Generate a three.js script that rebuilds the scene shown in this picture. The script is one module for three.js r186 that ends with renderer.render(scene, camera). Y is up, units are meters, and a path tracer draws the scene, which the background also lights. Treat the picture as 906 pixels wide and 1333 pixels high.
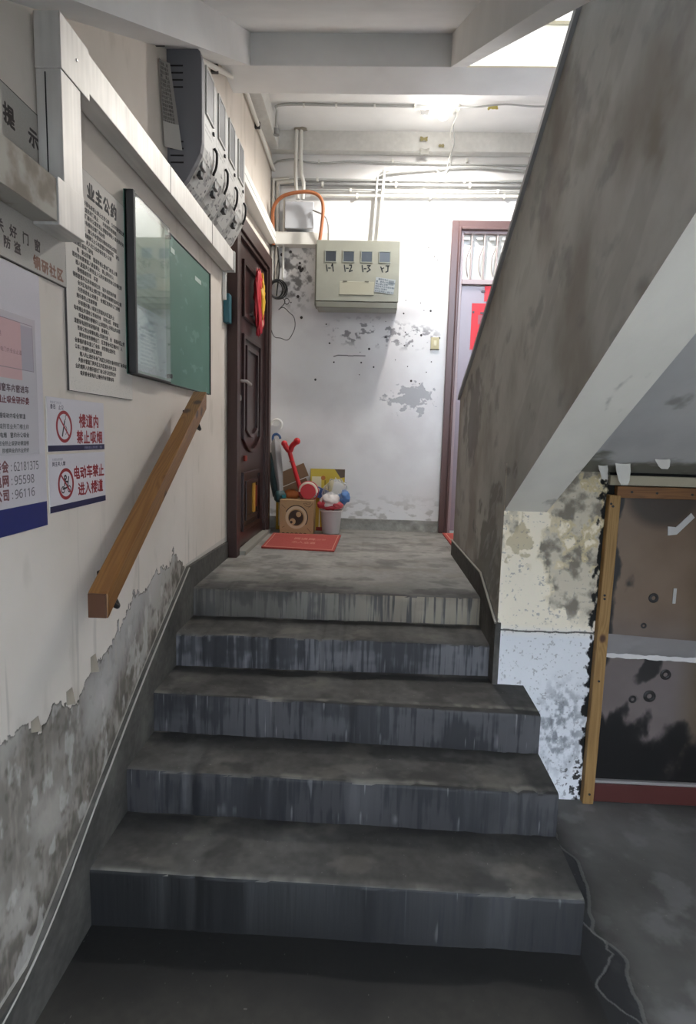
import * as THREE from 'three';
import { RoundedBoxGeometry } from 'three/addons/geometries/RoundedBoxGeometry.js';
import { mergeGeometries, toCreasedNormals } from 'three/addons/utils/BufferGeometryUtils.js';

// ---------------------------------------------------------------- camera, sky, exposure
const scene = new THREE.Scene();
const camera = new THREE.PerspectiveCamera(81.26, 906 / 1333, 0.05, 100);
camera.position.set(0, 1.552, 0);
camera.quaternion.setFromRotationMatrix(new THREE.Matrix4().makeBasis(
  new THREE.Vector3(0.999, 0.0268, -0.0355).normalize(), new THREE.Vector3(-0.031, 0.9917, -0.1247).normalize(), new THREE.Vector3(0.0319, 0.1257, 0.9916).normalize()));
const renderer = new THREE.WebGLRenderer({ antialias: true });
renderer.toneMapping = THREE.LinearToneMapping;
renderer.toneMappingExposure = 1.12;
renderer.shadowMap.enabled = true;
scene.background = new THREE.Color(15, 17.2, 20.5);             // overcast daylight outside the entrance and the stair window
const LAMP_POWER = 8.2, LAMP_COLOR = new THREE.Color(1.0, 0.965, 0.92);

// ---------------------------------------------------------------- helpers.  d is the distance into the building: z = -d
let seed = 7;
const rnd = () => { seed = (seed + 0x6d2b79f5) | 0; let t = Math.imul(seed ^ (seed >>> 15), 1 | seed); t = (t + Math.imul(t ^ (t >>> 7), 61 | t)) ^ t; return ((t ^ (t >>> 14)) >>> 0) / 4294967296; };
const R = (a, b) => a + (b - a) * rnd();
const clamp = (x, a = 0, b = 1) => Math.min(b, Math.max(a, x));
const lerp = (a, b, t) => a + (b - a) * t;
const sstep = (x, a, b) => { const t = clamp((x - a) / (b - a)); return t * t * (3 - 2 * t); };
const mix3 = (a, b, t) => [lerp(a[0], b[0], t), lerp(a[1], b[1], t), lerp(a[2], b[2], t)];
function hash(i, j, s) { let h = Math.imul(i, 374761393) ^ Math.imul(j, 668265263) ^ Math.imul(s, 1274126177); h = Math.imul(h ^ (h >>> 13), 1274126177); return ((h ^ (h >>> 16)) >>> 0) / 4294967296; }
function vn(x, y, s) {
  const i = Math.floor(x), j = Math.floor(y), u = x - i, v = y - j, a = u * u * (3 - 2 * u), b = v * v * (3 - 2 * v);
  return lerp(lerp(hash(i, j, s), hash(i + 1, j, s), a), lerp(hash(i, j + 1, s), hash(i + 1, j + 1, s), a), b);
}
function fbm(x, y, s, o = 4) { let t = 0, w = 0.5, n = 0; for (let k = 0; k < o; k++) { t += w * vn(x, y, s + k); n += w; w *= 0.5; x *= 2.03; y *= 2.03; } return t / n; }
function poly(pts) { return (x) => { if (x <= pts[0][0]) return pts[0][1]; for (let i = 1; i < pts.length; i++) if (x <= pts[i][0]) return lerp(pts[i - 1][1], pts[i][1], (x - pts[i - 1][0]) / (pts[i][0] - pts[i - 1][0])); return pts[pts.length - 1][1]; }; }

const names = new Map();
function numbered(n) { const k = names.get(n) ?? 0; names.set(n, k + 1); return k ? n + '_' + String(k).padStart(3, '0') : n; }
function tag(o, label, category, group, kind) { if (label) o.userData.label = label; if (category) o.userData.category = category; if (group) o.userData.group = group; if (kind) o.userData.kind = kind; return o; }
function thing(name, label, category, [x, y, d] = [0, 0, 0], turn = 0, group) {
  const o = new THREE.Group(); o.name = numbered(name); o.position.set(x, y, -d); o.rotation.y = turn; scene.add(o); return tag(o, label, category, group);
}
function part(name, geo, mat, parent, label) {
  const g = Array.isArray(geo) ? (geo.length > 1 ? merge(geo) : geo[0]) : geo;
  const m = new THREE.Mesh(g, mat); m.name = name; parent.add(m); if (label) m.userData.label = label; return m;
}
function merge(list) { return mergeGeometries(list.map((g) => { const h = g.index ? g.toNonIndexed() : g.clone(); for (const k of Object.keys(h.attributes)) if (!['position', 'normal', 'uv'].includes(k)) h.deleteAttribute(k); h.clearGroups(); return h; })); }
function struct(name, geo, mat, label) { const m = part(name, geo, mat, scene); m.userData.kind = 'structure'; if (label) m.userData.label = label; return m; }
// box with softened edges between two corners
function bx(x0, x1, y0, y1, d0, d1, r = 0.003) {
  const w = x1 - x0, h = y1 - y0, t = d1 - d0, rr = Math.min(r, w / 2.2, h / 2.2, t / 2.2);
  const g = rr > 0 ? new RoundedBoxGeometry(w, h, t, 2, rr) : new THREE.BoxGeometry(w, h, t);
  return g.translate((x0 + x1) / 2, (y0 + y1) / 2, -(d0 + d1) / 2);
}
const shapeOf = (pts) => new THREE.Shape(pts.map(([a, b]) => new THREE.Vector2(a, b)));
function extr(pts, depth, o = {}) { const s = pts instanceof THREE.Shape ? pts : shapeOf(pts); return new THREE.ExtrudeGeometry(s, { depth, bevelEnabled: !!o.bevel, bevelThickness: o.bevel, bevelSize: o.bevel, bevelOffset: o.bevel ? -o.bevel : 0, bevelSegments: 2, steps: o.steps ?? 1, curveSegments: o.curve ?? 12 }); }
const extrudeX = (pts, x0, x1, o) => extr(pts, x1 - x0, o).applyMatrix4(new THREE.Matrix4().set(0, 0, 1, x0, 0, 1, 0, 0, -1, 0, 0, 0, 0, 0, 0, 1));   // outline in (d, y)
const extrudeY = (pts, y0, y1, o) => extr(pts, y1 - y0, o).applyMatrix4(new THREE.Matrix4().set(1, 0, 0, 0, 0, 0, 1, y0, 0, -1, 0, 0, 0, 0, 0, 1));  // outline in (x, d)
const extrudeD = (pts, d0, d1, o) => extr(pts, d1 - d0, o).translate(0, 0, -d1);                                                               // outline in (x, y)
function tube(pts, r, seg = 24, rad = 8, tension = 0.5) { return new THREE.TubeGeometry(new THREE.CatmullRomCurve3(pts.map(([x, y, d]) => new THREE.Vector3(x, y, -d)), false, 'catmullrom', tension), seg, r, rad, false); }
function pipe(pts, r, rad = 10) { // straight runs with round joints
  const out = [];
  for (let i = 0; i + 1 < pts.length; i++) {
    const a = new THREE.Vector3(pts[i][0], pts[i][1], -pts[i][2]), b = new THREE.Vector3(pts[i + 1][0], pts[i + 1][1], -pts[i + 1][2]), len = a.distanceTo(b);
    const g = new THREE.CylinderGeometry(r, r, len, rad, 1); g.applyQuaternion(new THREE.Quaternion().setFromUnitVectors(new THREE.Vector3(0, 1, 0), b.clone().sub(a).normalize())); g.translate(...a.clone().add(b).multiplyScalar(0.5).toArray()); out.push(g);
    if (i) out.push(new THREE.SphereGeometry(r * 1.02, rad, 8).translate(...a.toArray()));
  }
  return merge(out);
}
function cyl(x, y, d, r0, r1, h, axis = 'y', seg = 24) { const g = new THREE.CylinderGeometry(r1, r0, h, seg); if (axis === 'x') g.rotateZ(-Math.PI / 2); if (axis === 'd') g.rotateX(-Math.PI / 2); return g.translate(x, y, -d); }
// set uv from position and normal
function uvBy(g, fn) {
  if (!g.attributes.normal) g.computeVertexNormals();
  const p = g.attributes.position, n = g.attributes.normal, uv = new Float32Array(p.count * 2);
  for (let i = 0; i < p.count; i++) { const [u, v] = fn(p.getX(i), p.getY(i), -p.getZ(i), n.getX(i), n.getY(i), n.getZ(i)); uv[2 * i] = u; uv[2 * i + 1] = v; }
  g.setAttribute('uv', new THREE.BufferAttribute(uv, 2)); return g;
}
const boxUV = (g, s = 1) => { const h = g.index ? g.toNonIndexed() : g; return uvBy(h, (x, y, d, nx, ny, nz) => { const a = Math.abs(nx), b = Math.abs(ny), c = Math.abs(nz); return a >= b && a >= c ? [d * s, y * s] : b >= c ? [x * s, d * s] : [x * s, y * s]; }); };
// put triangles into material groups by their normal
function splitBy(g, pick) {
  const h = g.index ? g.toNonIndexed() : g.clone(), p = h.attributes.position, bins = [], A = new THREE.Vector3(), B = new THREE.Vector3(), C = new THREE.Vector3();
  for (let t = 0; t < p.count / 3; t++) {
    A.fromBufferAttribute(p, 3 * t); B.fromBufferAttribute(p, 3 * t + 1); C.fromBufferAttribute(p, 3 * t + 2);
    const n = B.clone().sub(A).cross(C.clone().sub(A)).normalize(), k = pick(n.x, n.y, n.z, A); (bins[k] ??= []).push(t);
  }
  const out = new THREE.BufferGeometry(), order = []; let at = 0; out.clearGroups();
  for (let k = 0; k < bins.length; k++) if (bins[k]) { out.addGroup(at * 3, bins[k].length * 3, k); at += bins[k].length; order.push(...bins[k]); }
  for (const name of ['position', 'normal', 'uv']) {
    const a = h.attributes[name]; if (!a) continue; const arr = new Float32Array(a.count * a.itemSize), s = a.itemSize * 3;
    order.forEach((t, i) => arr.set(a.array.subarray(t * s, t * s + s), i * s)); out.setAttribute(name, new THREE.BufferAttribute(arr, a.itemSize));
  }
  return out;
}

// ---------------------------------------------------------------- textures
function pixels(w, h, fn, srgb = true) { // fn(u, v) -> sRGB triple or a grey value, v = 0 at the bottom
  const data = new Uint8Array(w * h * 4);
  for (let j = 0, o = 0; j < h; j++) for (let i = 0; i < w; i++, o += 4) {
    const c = fn((i + 0.5) / w, (j + 0.5) / h), a = Array.isArray(c) ? c : [c, c, c];
    data[o] = clamp(a[0]) * 255; data[o + 1] = clamp(a[1]) * 255; data[o + 2] = clamp(a[2]) * 255; data[o + 3] = 255;
  }
  const t = new THREE.DataTexture(data, w, h); t.magFilter = t.minFilter = THREE.LinearFilter; if (srgb) t.colorSpace = THREE.SRGBColorSpace; t.needsUpdate = true; return t;
}
const rep = (t) => { t.wrapS = t.wrapT = THREE.MirroredRepeatWrapping; return t; };
function both(w, h, fn) { // fn -> [r, g, b, height]: a colour map and a bump map
  const hs = new Float32Array(w * h); let k = 0;
  const map = pixels(w, h, (u, v) => { const c = fn(u, v); hs[k++] = c[3]; return [c[0], c[1], c[2]]; });
  k = 0; return { map, bumpMap: pixels(w, h, () => hs[k++], false) };
}
function canvasTex(w, h, draw) { const c = document.createElement('canvas'); c.width = w; c.height = h; const x = c.getContext('2d'); draw(x, w, h); const t = new THREE.CanvasTexture(c); t.colorSpace = THREE.SRGBColorSpace; t.magFilter = THREE.LinearFilter; return t; }
const rgb = (a) => 'rgb(' + a.map((v) => Math.round(v * 255)).join(',') + ')';
function grain(x, w, h, amount, step = 2) { for (let j = 0; j < h; j += step) for (let i = 0; i < w; i += step) { const a = (rnd() - 0.5) * 2 * amount; x.fillStyle = a > 0 ? `rgba(255,255,255,${a})` : `rgba(0,0,0,${-a})`; x.fillRect(i, j, step, step); } }

// stroke lettering: every character on a 100 x 100 grid, strokes parted by ;
const GL = {
  楼: '5,28 42,28;24,5 24,98;23,32 6,62;25,34 42,58;58,8 64,20;90,8 82,20;50,26 97,26;73,5 73,50;70,28 50,46;76,28 96,46;70,52 56,78 90,96;86,60 76,82 50,96;48,66 98,66',
  道: '10,10 20,20;4,38 18,38 18,78;18,78 6,90;14,80 40,92 98,93;52,4 60,14;82,4 74,14;38,20 96,20;66,22 62,34;48,36 48,82 88,82 88,36 48,36;48,52 88,52;48,66 88,66',
  内: '14,24 14,98;14,24 86,24 86,92 74,92;50,4 50,40 28,74;50,44 72,70',
  禁: '8,18 44,18;26,4 26,46;25,20 8,40;28,22 42,36;54,18 94,18;73,4 73,46;72,20 54,40;75,22 94,40;24,54 76,54;8,68 92,68;50,68 50,96 42,92;30,76 16,92;70,76 86,92',
  止: '50,6 50,92;50,44 84,44;22,38 22,92;4,93 96,93', 吸: '8,22 8,74 34,74 34,22 8,22;44,12 88,12 80,40 94,40 72,78 40,96;56,14 54,60 38,94;56,42 72,72 98,94',
  烟: '22,6 22,50 6,94;8,28 12,46;40,26 32,44;24,56 38,82;50,12 50,96;50,12 94,12 94,96;50,92 94,92;58,38 86,38;72,22 72,44 58,78;74,50 86,76',
  电: '16,22 16,72 82,72;16,22 82,22 82,72;16,47 82,47;49,4 49,92 94,92 94,78', 动: '8,20 46,20;4,44 50,44;28,44 12,82 44,76;36,62 48,88;54,32 92,32 88,88 76,92;72,6 70,40 50,94',
  车: '10,18 90,18;42,4 20,52 88,52;4,74 96,74;55,34 55,98', 进: '10,10 20,20;4,40 18,40 18,78;18,78 6,90;14,80 40,92 98,93;36,28 94,28;32,54 98,54;54,6 54,54 40,80;78,6 78,82',
  入: '36,8 54,24 34,66 6,95;54,26 70,66 96,95', 委: '70,4 26,12;8,24 92,24;50,10 50,50;48,26 12,50;52,26 90,50;40,52 24,76 80,96;66,60 52,82 14,96;6,66 94,66',
  会: '50,4 6,44;50,4 94,44;30,42 70,42;16,58 84,58;44,60 22,90 80,86;66,72 86,96', 网: '12,10 12,96;12,10 88,10 88,92 76,92;24,30 46,72;46,26 22,76;54,30 78,72;76,26 52,76',
  公: '36,8 8,48;62,8 94,48;46,48 24,86 78,84;64,64 86,94', 司: '10,12 84,12 84,92 70,92;12,34 64,34;18,52 18,86 60,86 60,52 18,52',
  业: '36,8 36,90;64,8 64,90;8,32 24,68;92,32 76,68;4,92 96,92', 主: '48,2 56,14;14,26 86,26;20,56 80,56;4,92 96,92;50,26 50,92',
  约: '34,4 10,36 34,36 8,64 42,60;4,88 44,80;62,4 50,40;56,20 92,20 88,88 74,92;66,46 76,64',
  提: '4,28 36,28;20,4 20,92 10,86;4,62 38,50;48,8 48,44 88,44 88,8 48,8;48,26 88,26;42,56 96,56;68,56 68,94;68,74 92,74;54,64 48,84 36,96;50,84 70,94 98,95',
  示: '20,14 80,14;4,40 96,40;50,40 50,94 38,88;26,56 8,84;74,56 94,84', 钢: '22,4 6,32;16,22 42,22;8,44 42,44;10,64 42,64;26,44 26,92 44,80;52,10 52,96;52,10 94,10 94,92 84,92;62,28 84,72;84,26 60,76',
  研: '4,12 44,12;24,12 6,56;16,48 16,88 40,88 40,48 16,48;50,14 96,14;48,48 98,48;64,14 62,60 48,96;84,14 84,98', 社: '16,4 26,16;4,28 40,28 6,66;22,48 22,98;28,52 42,66;56,34 94,34;74,6 74,90;48,91 98,91',
  区: '92,10 10,10 10,92 96,92;76,24 26,80;28,30 78,80', 关: '30,4 40,18;70,4 60,18;16,26 84,26;6,52 94,52;50,26 48,54 8,95;52,56 94,95', 好: '22,4 10,50 40,90;42,36 28,70 4,94;2,36 46,36;54,12 92,12 74,34;74,34 74,90 62,92;50,52 98,52',
  门: '14,4 24,16;12,24 12,96;36,10 88,10 88,92 74,92', 窗: '50,2 52,12;8,28 8,14 92,14 92,28;36,24 14,38;62,24 86,36;46,34 40,44;16,46 16,96 84,96 84,46 16,46;48,46 30,70;36,58 64,58 36,88;44,68 58,80',
  防: '10,8 10,96;10,8 36,8 24,34 38,56 18,64;68,2 72,14;44,22 98,22;62,24 60,60 40,96;62,48 90,48 86,88 72,92', 盗: '8,8 16,18;6,42 22,28;46,4 32,26;42,16 90,16 82,28;62,20 58,36 28,52;62,30 90,52;16,60 16,92;16,60 84,60 84,92;38,60 38,92;62,60 62,92;4,94 96,94',
};
const GKEYS = Object.keys(GL);
function glyph(x, ch, px, py, s, weight, color, sx = s) {
  x.strokeStyle = color; x.lineWidth = weight; x.lineCap = 'round'; x.lineJoin = 'round';
  for (const st of GL[ch].split(';')) { x.beginPath(); st.split(' ').forEach((p, i) => { const [a, b] = p.split(',').map(Number); x[i ? 'lineTo' : 'moveTo'](px + (a / 100) * sx, py + (b / 100) * s); }); x.stroke(); }
}
function write(x, text, px, py, s, weight, color, pitch = s * 1.08) { [...text].forEach((c, i) => { if (GL[c]) glyph(x, c, px + i * pitch, py, s, weight, color); }); }
function smallPrint(x, px, py, width, s, color, weight = 1) { for (let i = 0; i * s * 1.1 < width; i++) if (rnd() > 0.06) glyph(x, GKEYS[Math.floor(rnd() * GKEYS.length)], px + i * s * 1.1, py, s, weight, color); }

// ---------------------------------------------------------------- materials
const std = (o) => new THREE.MeshStandardMaterial({ roughness: 0.8, ...o });
const plain = (hex, rough = 0.6, metal = 0, extra = {}) => std({ color: hex, roughness: rough, metalness: metal, ...extra });
const limeTex = rep(pixels(512, 512, (u, v) => { const n = fbm(u * 6, v * 6, 3, 5), m = fbm(u * 40, v * 40, 9, 3), k = 0.80 + (n - 0.5) * 0.1 + (m - 0.5) * 0.05; return [k, k * 0.99, k * 0.965]; }));
const limeBump = rep(pixels(256, 256, (u, v) => fbm(u * 24, v * 24, 31, 4), false));
const lime = std({ map: limeTex, bumpMap: limeBump, bumpScale: 0.003, roughness: 0.92 });
const soffitLime = std({ map: rep(pixels(512, 512, (u, v) => {
  const n = fbm(u * 5, v * 5, 13, 5), st = sstep(fbm(u * 9, v * 9, 71, 4), 0.62, 0.72); let c = [0.68 + (n - 0.5) * 0.14, 0.67 + (n - 0.5) * 0.14, 0.655 + (n - 0.5) * 0.12]; return mix3(c, [0.45, 0.43, 0.4], st * 0.6); })), bumpMap: limeBump, bumpScale: 0.003, roughness: 0.92 });
const stringerLime = std({ map: rep(pixels(512, 512, (u, v) => { const n = fbm(u * 6, v * 6, 17, 5), k = 0.89 + (n - 0.5) * 0.1; return mix3([k, k * 0.975, k * 0.925], [0.56, 0.54, 0.5], sstep(fbm(u * 12, v * 12, 19, 5), 0.6, 0.75) * 0.6); })), bumpMap: limeBump, bumpScale: 0.003, roughness: 0.92 });
const underStair = std({ map: pixels(500, 900, (u, v) => {
  const x = 0.7 + u * 1.1, d = 0.7 + v * 1.95, n = fbm(x * 4, d * 4, 1013, 5); let c = [0.72 + (n - 0.5) * 0.14, 0.71 + (n - 0.5) * 0.14, 0.70 + (n - 0.5) * 0.13];
  c = mix3(c, [0.47, 0.45, 0.42], sstep(fbm(x * 8, d * 6, 1021, 5), 0.60, 0.74) * 0.6);
  c = mix3(c, [0.30, 0.29, 0.23], sstep(d + (fbm(x * 6, d * 9, 1031, 5) - 0.5) * 0.55, 2.36, 2.5) * 0.7);
  return mix3(c, [0.5, 0.46, 0.42], sstep(Math.hypot((x - 1.2) / 0.2, (d - 1.85) / 0.05), 1, 0.4) * 0.4); }), bumpMap: limeBump, bumpScale: 0.003, roughness: 0.92 });
const ceilLime = std({ map: rep(pixels(256, 256, (u, v) => { const k = 0.90 + (fbm(u * 6, v * 6, 5, 4) - 0.5) * 0.06; return [k, k * 0.995, k * 0.985]; })), roughness: 0.95 });
const cream = plain('#efe6cf', 0.9), creamDark = plain('#d9d0bd', 0.9);
const cement = std({ map: rep(pixels(512, 512, (u, v) => { const n = fbm(u * 7, v * 7, 41, 5), m = fbm(u * 50, v * 50, 43, 3), k = 0.31 + (n - 0.5) * 0.18 + (m - 0.5) * 0.08; return [k, k * 0.97, k * 0.91]; })), bumpMap: limeBump, bumpScale: 0.004, roughness: 0.85 });
const cementPale = std({ map: rep(pixels(256, 256, (u, v) => { const n = fbm(u * 9, v * 9, 45, 5), k = 0.58 + (n - 0.5) * 0.3; return [k, k * 0.985, k * 0.94]; })), bumpMap: limeBump, bumpScale: 0.004, roughness: 0.9 });
const cementLight = plain('#8b877e', 0.9);

// left wall: whitewash flaked off along the stair, bare plaster below
const LW = { d0: 0.5, d1: 4.8, y0: 0, y1: 3.4 };
const flakeLine = poly([[0.5, 1.0], [1.1, 0.86], [1.293, 0.803], [1.382, 0.774], [1.507, 0.752], [1.599, 0.761], [1.753, 0.794], [1.86, 0.848], [2.016, 0.879], [2.274, 0.975], [2.55, 1.0], [2.707, 0.941], [2.76, 0.80], [4.8, 0.5]]);
const skirtLine = poly([[0.5, 0.13], [1.36, 0.17], [1.779, 0.407], [2.171, 0.632], [2.735, 0.922], [4.8, 0.92]]);
const leftTex = both(1900, 1500, (u, v) => {
  const d = lerp(LW.d0, LW.d1, u), y = lerp(LW.y0, LW.y1, v);
  const rag = (fbm(d * 9, y * 9, 101, 4) - 0.5) * 0.16 + (vn(Math.floor(d * 34) * 0.7, 3, 7) - 0.5) * 0.05 + (fbm(d * 60, y * 60, 15, 2) - 0.5) * 0.03;
  const edge = flakeLine(d) + rag, n = fbm(d * 3, y * 3, 21, 5), m = fbm(d * 28, y * 28, 25, 3);
  let c = [0.85 + (n - 0.5) * 0.08, 0.81 + (n - 0.5) * 0.08, 0.765 + (n - 0.5) * 0.09], h = 0.7 + (m - 0.5) * 0.08;
  const smear = sstep(fbm(d * 14, y * 5, 61, 4), 0.63, 0.8); c = mix3(c, [0.66, 0.62, 0.56], smear * 0.22);
  const drip = sstep(fbm(d * 40, y * 2.2, 67, 3), 0.66, 0.8) * sstep(1.5 - y, 0, 0.6); c = mix3(c, [0.6, 0.57, 0.53], drip * 0.3);
  if (y < edge) {
    const t = fbm(d * 6, y * 6, 33, 5), f = fbm(d * 45, y * 30, 37, 3), nearSkirt = sstep(y - skirtLine(d), 0.30, 0.02);
    c = mix3([0.66, 0.635, 0.60], [0.50, 0.475, 0.44], sstep(t, 0.25, 0.7)); c = mix3(c, [0.36, 0.335, 0.30], sstep(f * 0.6 + t * 0.4 + nearSkirt * 0.2, 0.55, 0.8) * 0.75);
    c = mix3(c, [0.76, 0.745, 0.735], sstep(y - skirtLine(d), 0.10, 0.28) * sstep(d, 1.5, 1.9) * 0.6); c = mix3(c, [0.33, 0.305, 0.275], sstep(y - skirtLine(d), 0.12, 0.02) * sstep(fbm(d * 20, y * 14, 59, 5), 0.42, 0.62) * 0.7);
    c = mix3(c, [0.70, 0.66, 0.62], sstep(fbm(d * 50, y * 14, 57, 3), 0.5, 0.8) * 0.4);
    c = mix3(c, [0.76, 0.745, 0.72], sstep(fbm(d * 18, y * 10, 53, 5) + nearSkirt * 0.06, 0.64, 0.74) * 0.6); h = 0.35 + (f - 0.5) * 0.3;
    const lip = sstep(edge - y, 0.012, 0); c = mix3(c, [0.26, 0.245, 0.22], lip * 0.55);
  }
  if (Math.abs(y - skirtLine(d)) < 0.012) c = mix3(c, [0.72, 0.70, 0.66], 0.7);
  c.push(h); return c;
});
const leftMat = std({ ...leftTex, bumpScale: 0.006, roughness: 0.92 });

// back wall: smudges, holes and worn patches
const BW = { x0: -0.9, x1: 1.8, y0: 0.7, y1: 3.9 };
const dots = []; for (let i = 0; i < 26; i++) dots.push([R(-0.45, 0.55), R(1.95, 2.55), R(0.003, 0.009)]);
for (let i = 0; i < 9; i++) dots.push([R(-0.72, -0.46), R(2.45, 2.95), R(0.005, 0.014)]);
for (let i = 0; i < 10; i++) dots.push([R(0.18, 0.55), R(2.4, 3.2), R(0.002, 0.005)]);
const backTex = both(1350, 1600, (u, v) => {
  const x = lerp(BW.x0, BW.x1, u), y = lerp(BW.y0, BW.y1, v), n = fbm(x * 3, y * 3, 201, 5), m = fbm(x * 30, y * 30, 205, 3);
  let k = 0.885 + (n - 0.5) * 0.04, c = [k, k * 0.993, k * 0.985], h = 0.6 + (m - 0.5) * 0.1;
  const dirty = sstep(y, 2.95, 2.4) * sstep(y, 0.7, 1.6); c = mix3(c, [0.765, 0.745, 0.745], dirty * 0.5 * sstep(n, 0.3, 0.7) + dirty * 0.1);
  const s1 = sstep(fbm(x * 26, y * 34, 211, 5), 0.56, 0.68) * Math.max(sstep(Math.hypot((x + 0.03) / 0.36, (y - 2.36) / 0.13), 1.1, 0.5), sstep(Math.hypot((x - 0.28) / 0.28, (y - 2.33) / 0.11), 1.1, 0.4)); c = mix3(c, [0.42, 0.41, 0.42], s1 * 0.7);
  const s2 = sstep(fbm(x * 20, y * 26, 221, 5) + 0.26 - 0.42 * Math.hypot((x - 0.31) / 0.19, (y - 1.85) / 0.12), 0.44, 0.52); c = mix3(c, [0.62, 0.62, 0.63], s2 * 0.8); h -= s2 * 0.25;
  const s3 = sstep(Math.hypot((x + 0.6) / 0.2, (y - 2.78) / 0.3), 1.1, 0.4) * sstep(fbm(x * 24, y * 24, 231, 5), 0.46, 0.72); c = mix3(c, [0.40, 0.39, 0.39], s3 * 0.8);
  const s4 = sstep(Math.hypot((x + 0.1) / 0.55, (y - 2.5) / 0.09), 1.0, 0.3) * 0.3; c = mix3(c, [0.55, 0.53, 0.55], s4);
  const low = sstep(y, 1.15, 0.9) * sstep(fbm(x * 16, y * 30, 241, 4), 0.5, 0.7); c = mix3(c, [0.62, 0.60, 0.57], low * 0.6);
  if (Math.abs(y - (2.17 + (vn(x * 12, 1, 4) - 0.5) * 0.02)) < 0.004 && x > -0.3 && x < -0.05) c = [0.45, 0.44, 0.44];
  for (const [a, b, r] of dots) if (Math.abs(x - a) < r && (x - a) ** 2 + (y - b) ** 2 < r * r) { c = [0.24, 0.23, 0.23]; h = 0.2; }
  c.push(h); return c;
});
const backMat = std({ ...backTex, bumpScale: 0.005, roughness: 0.9 });

// parapet side: grey scuffed plaster
const PW = { d0: 0.6, d1: 3.9, y0: 0.4, y1: 3.5 };
const parTex = both(1200, 1100, (u, v) => {
  const d = lerp(PW.d0, PW.d1, u), y = lerp(PW.y0, PW.y1, v), n = fbm(d * 2.2, y * 2.2, 301, 5), m = fbm(d * 30, y * 30, 305, 3);
  let k = 0.715 + (n - 0.5) * 0.16 + (m - 0.5) * 0.03, c = [k, k * 0.98, k * 0.94], h = 0.5 + (m - 0.5) * 0.12;
  c = mix3(c, [0.56, 0.52, 0.48], sstep(fbm(d * 3.4, y * 2.6, 311, 5), 0.42, 0.75) * 0.75); c = mix3(c, [0.50, 0.455, 0.40], sstep(fbm(d * 4.5, y * 5.5, 313, 5), 0.55, 0.8) * sstep(d, 2.4, 1.4) * 0.6);
  c = mix3(c, [0.62, 0.60, 0.57], sstep(fbm((d + y) * 8, (y - d) * 2, 317, 4), 0.6, 0.72) * 0.35);
  const p = sstep(fbm(d * 7, y * 9, 321, 4) + 0.35 - 0.6 * Math.hypot((d - 2.72) / 0.5, (y - 1.02 - (2.72 - d) * 0.3) / 0.42), 0.40, 0.54); c = mix3(c, [0.50, 0.485, 0.455], p * 0.85);
  c = mix3(c, [0.64, 0.625, 0.6], p * sstep(fbm((d - y) * 9, (d + y) * 30, 331, 3), 0.55, 0.7) * 0.7);
  const p2 = sstep(fbm(d * 8, y * 8, 341, 4) + 0.3 - 0.5 * Math.hypot((d - 3.4) / 0.3, (y - 1.72) / 0.3), 0.40, 0.58); c = mix3(c, [0.48, 0.465, 0.45], p2 * 0.7);
  c = mix3(c, [0.45, 0.43, 0.42], sstep(fbm(d * 7, y * 9, 351, 5), 0.60, 0.8) * 0.35);
  c.push(h - p * 0.1); return c;
});
const parMat = std({ ...parTex, bumpScale: 0.006, roughness: 0.9 });

// wall under the stair: whitewash, yellow water stains, a bluish dado below a crack
const FW = { x0: 0.5, x1: 1.9, y0: 0, y1: 1.5 };
const faceTex = both(900, 960, (u, v) => {
  const x = lerp(FW.x0, FW.x1, u), y = lerp(FW.y0, FW.y1, v), n = fbm(x * 4, y * 4, 401, 5), m = fbm(x * 34, y * 34, 405, 3);
  let c = mix3([0.93, 0.885, 0.80], [0.86, 0.862, 0.868], sstep(y, 0.79, 0.72)), h = 0.7 + (m - 0.5) * 0.15; c = c.map((q) => q + (n - 0.5) * 0.08);
  const s = fbm(x * 13, y * 10, 411, 6), right = sstep(x - 0.74 + (y - 1.05) * 0.12, -0.05, 0.16) * sstep(y, 0.76, 0.95);
  const peel = sstep(s + right * 0.30 - 0.13, 0.50, 0.58); c = mix3(c, mix3([0.76, 0.72, 0.64], [0.42, 0.39, 0.345], sstep(fbm(x * 24, y * 24, 421, 5), 0.36, 0.70)), peel * 0.85 * sstep(y, 0.76, 0.86)); h -= peel * 0.3 * right;
  const ring = sstep(Math.abs(s + right * 0.30 - 0.13 - 0.51), 0.07, 0.0) * sstep(y, 0.8, 0.95); c = mix3(c, [0.73, 0.66, 0.49], ring * 0.55 * (0.4 + right));
  const spot = sstep(fbm(x * 22, y * 22, 431, 5) + 0.22 - 0.5 * Math.hypot((x - 0.63) / 0.07, (y - 1.12) / 0.12), 0.42, 0.5); c = mix3(c, [0.72, 0.66, 0.53], spot * 0.7);
  const dots = sstep(fbm(x * 90, y * 90, 441, 3), 0.68, 0.8); c = mix3(c, [0.52, 0.51, 0.50], dots * 0.5);
  const mould = sstep(Math.hypot((x - 0.86) / 0.16, (y - 0.33) / 0.26), 1.1, 0.2) * sstep(fbm(x * 50, y * 36, 451, 5), 0.36, 0.7); c = mix3(c, [0.38, 0.39, 0.41], mould * 0.65);
  const rot = sstep(x - 0.955 + (fbm(x * 40, y * 30, 461, 4) - 0.62) * 0.075, -0.010, 0.004); c = mix3(c, [0.07, 0.066, 0.062], rot);
  const rot2 = sstep(Math.hypot((x - 0.955) / 0.10, (y - 0.10) / 0.15), 1, 0.3) * sstep(fbm(x * 80, y * 80, 467, 3), 0.56, 0.64); c = mix3(c, [0.10, 0.095, 0.09], rot2 * 0.85);
  if (Math.abs(y - 0.756 - (fbm(x * 20, 2, 471, 3) - 0.5) * 0.012) < 0.0035) { c = [0.42, 0.41, 0.39]; h = 0.2; }
  c.push(h); return c;
});
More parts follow.
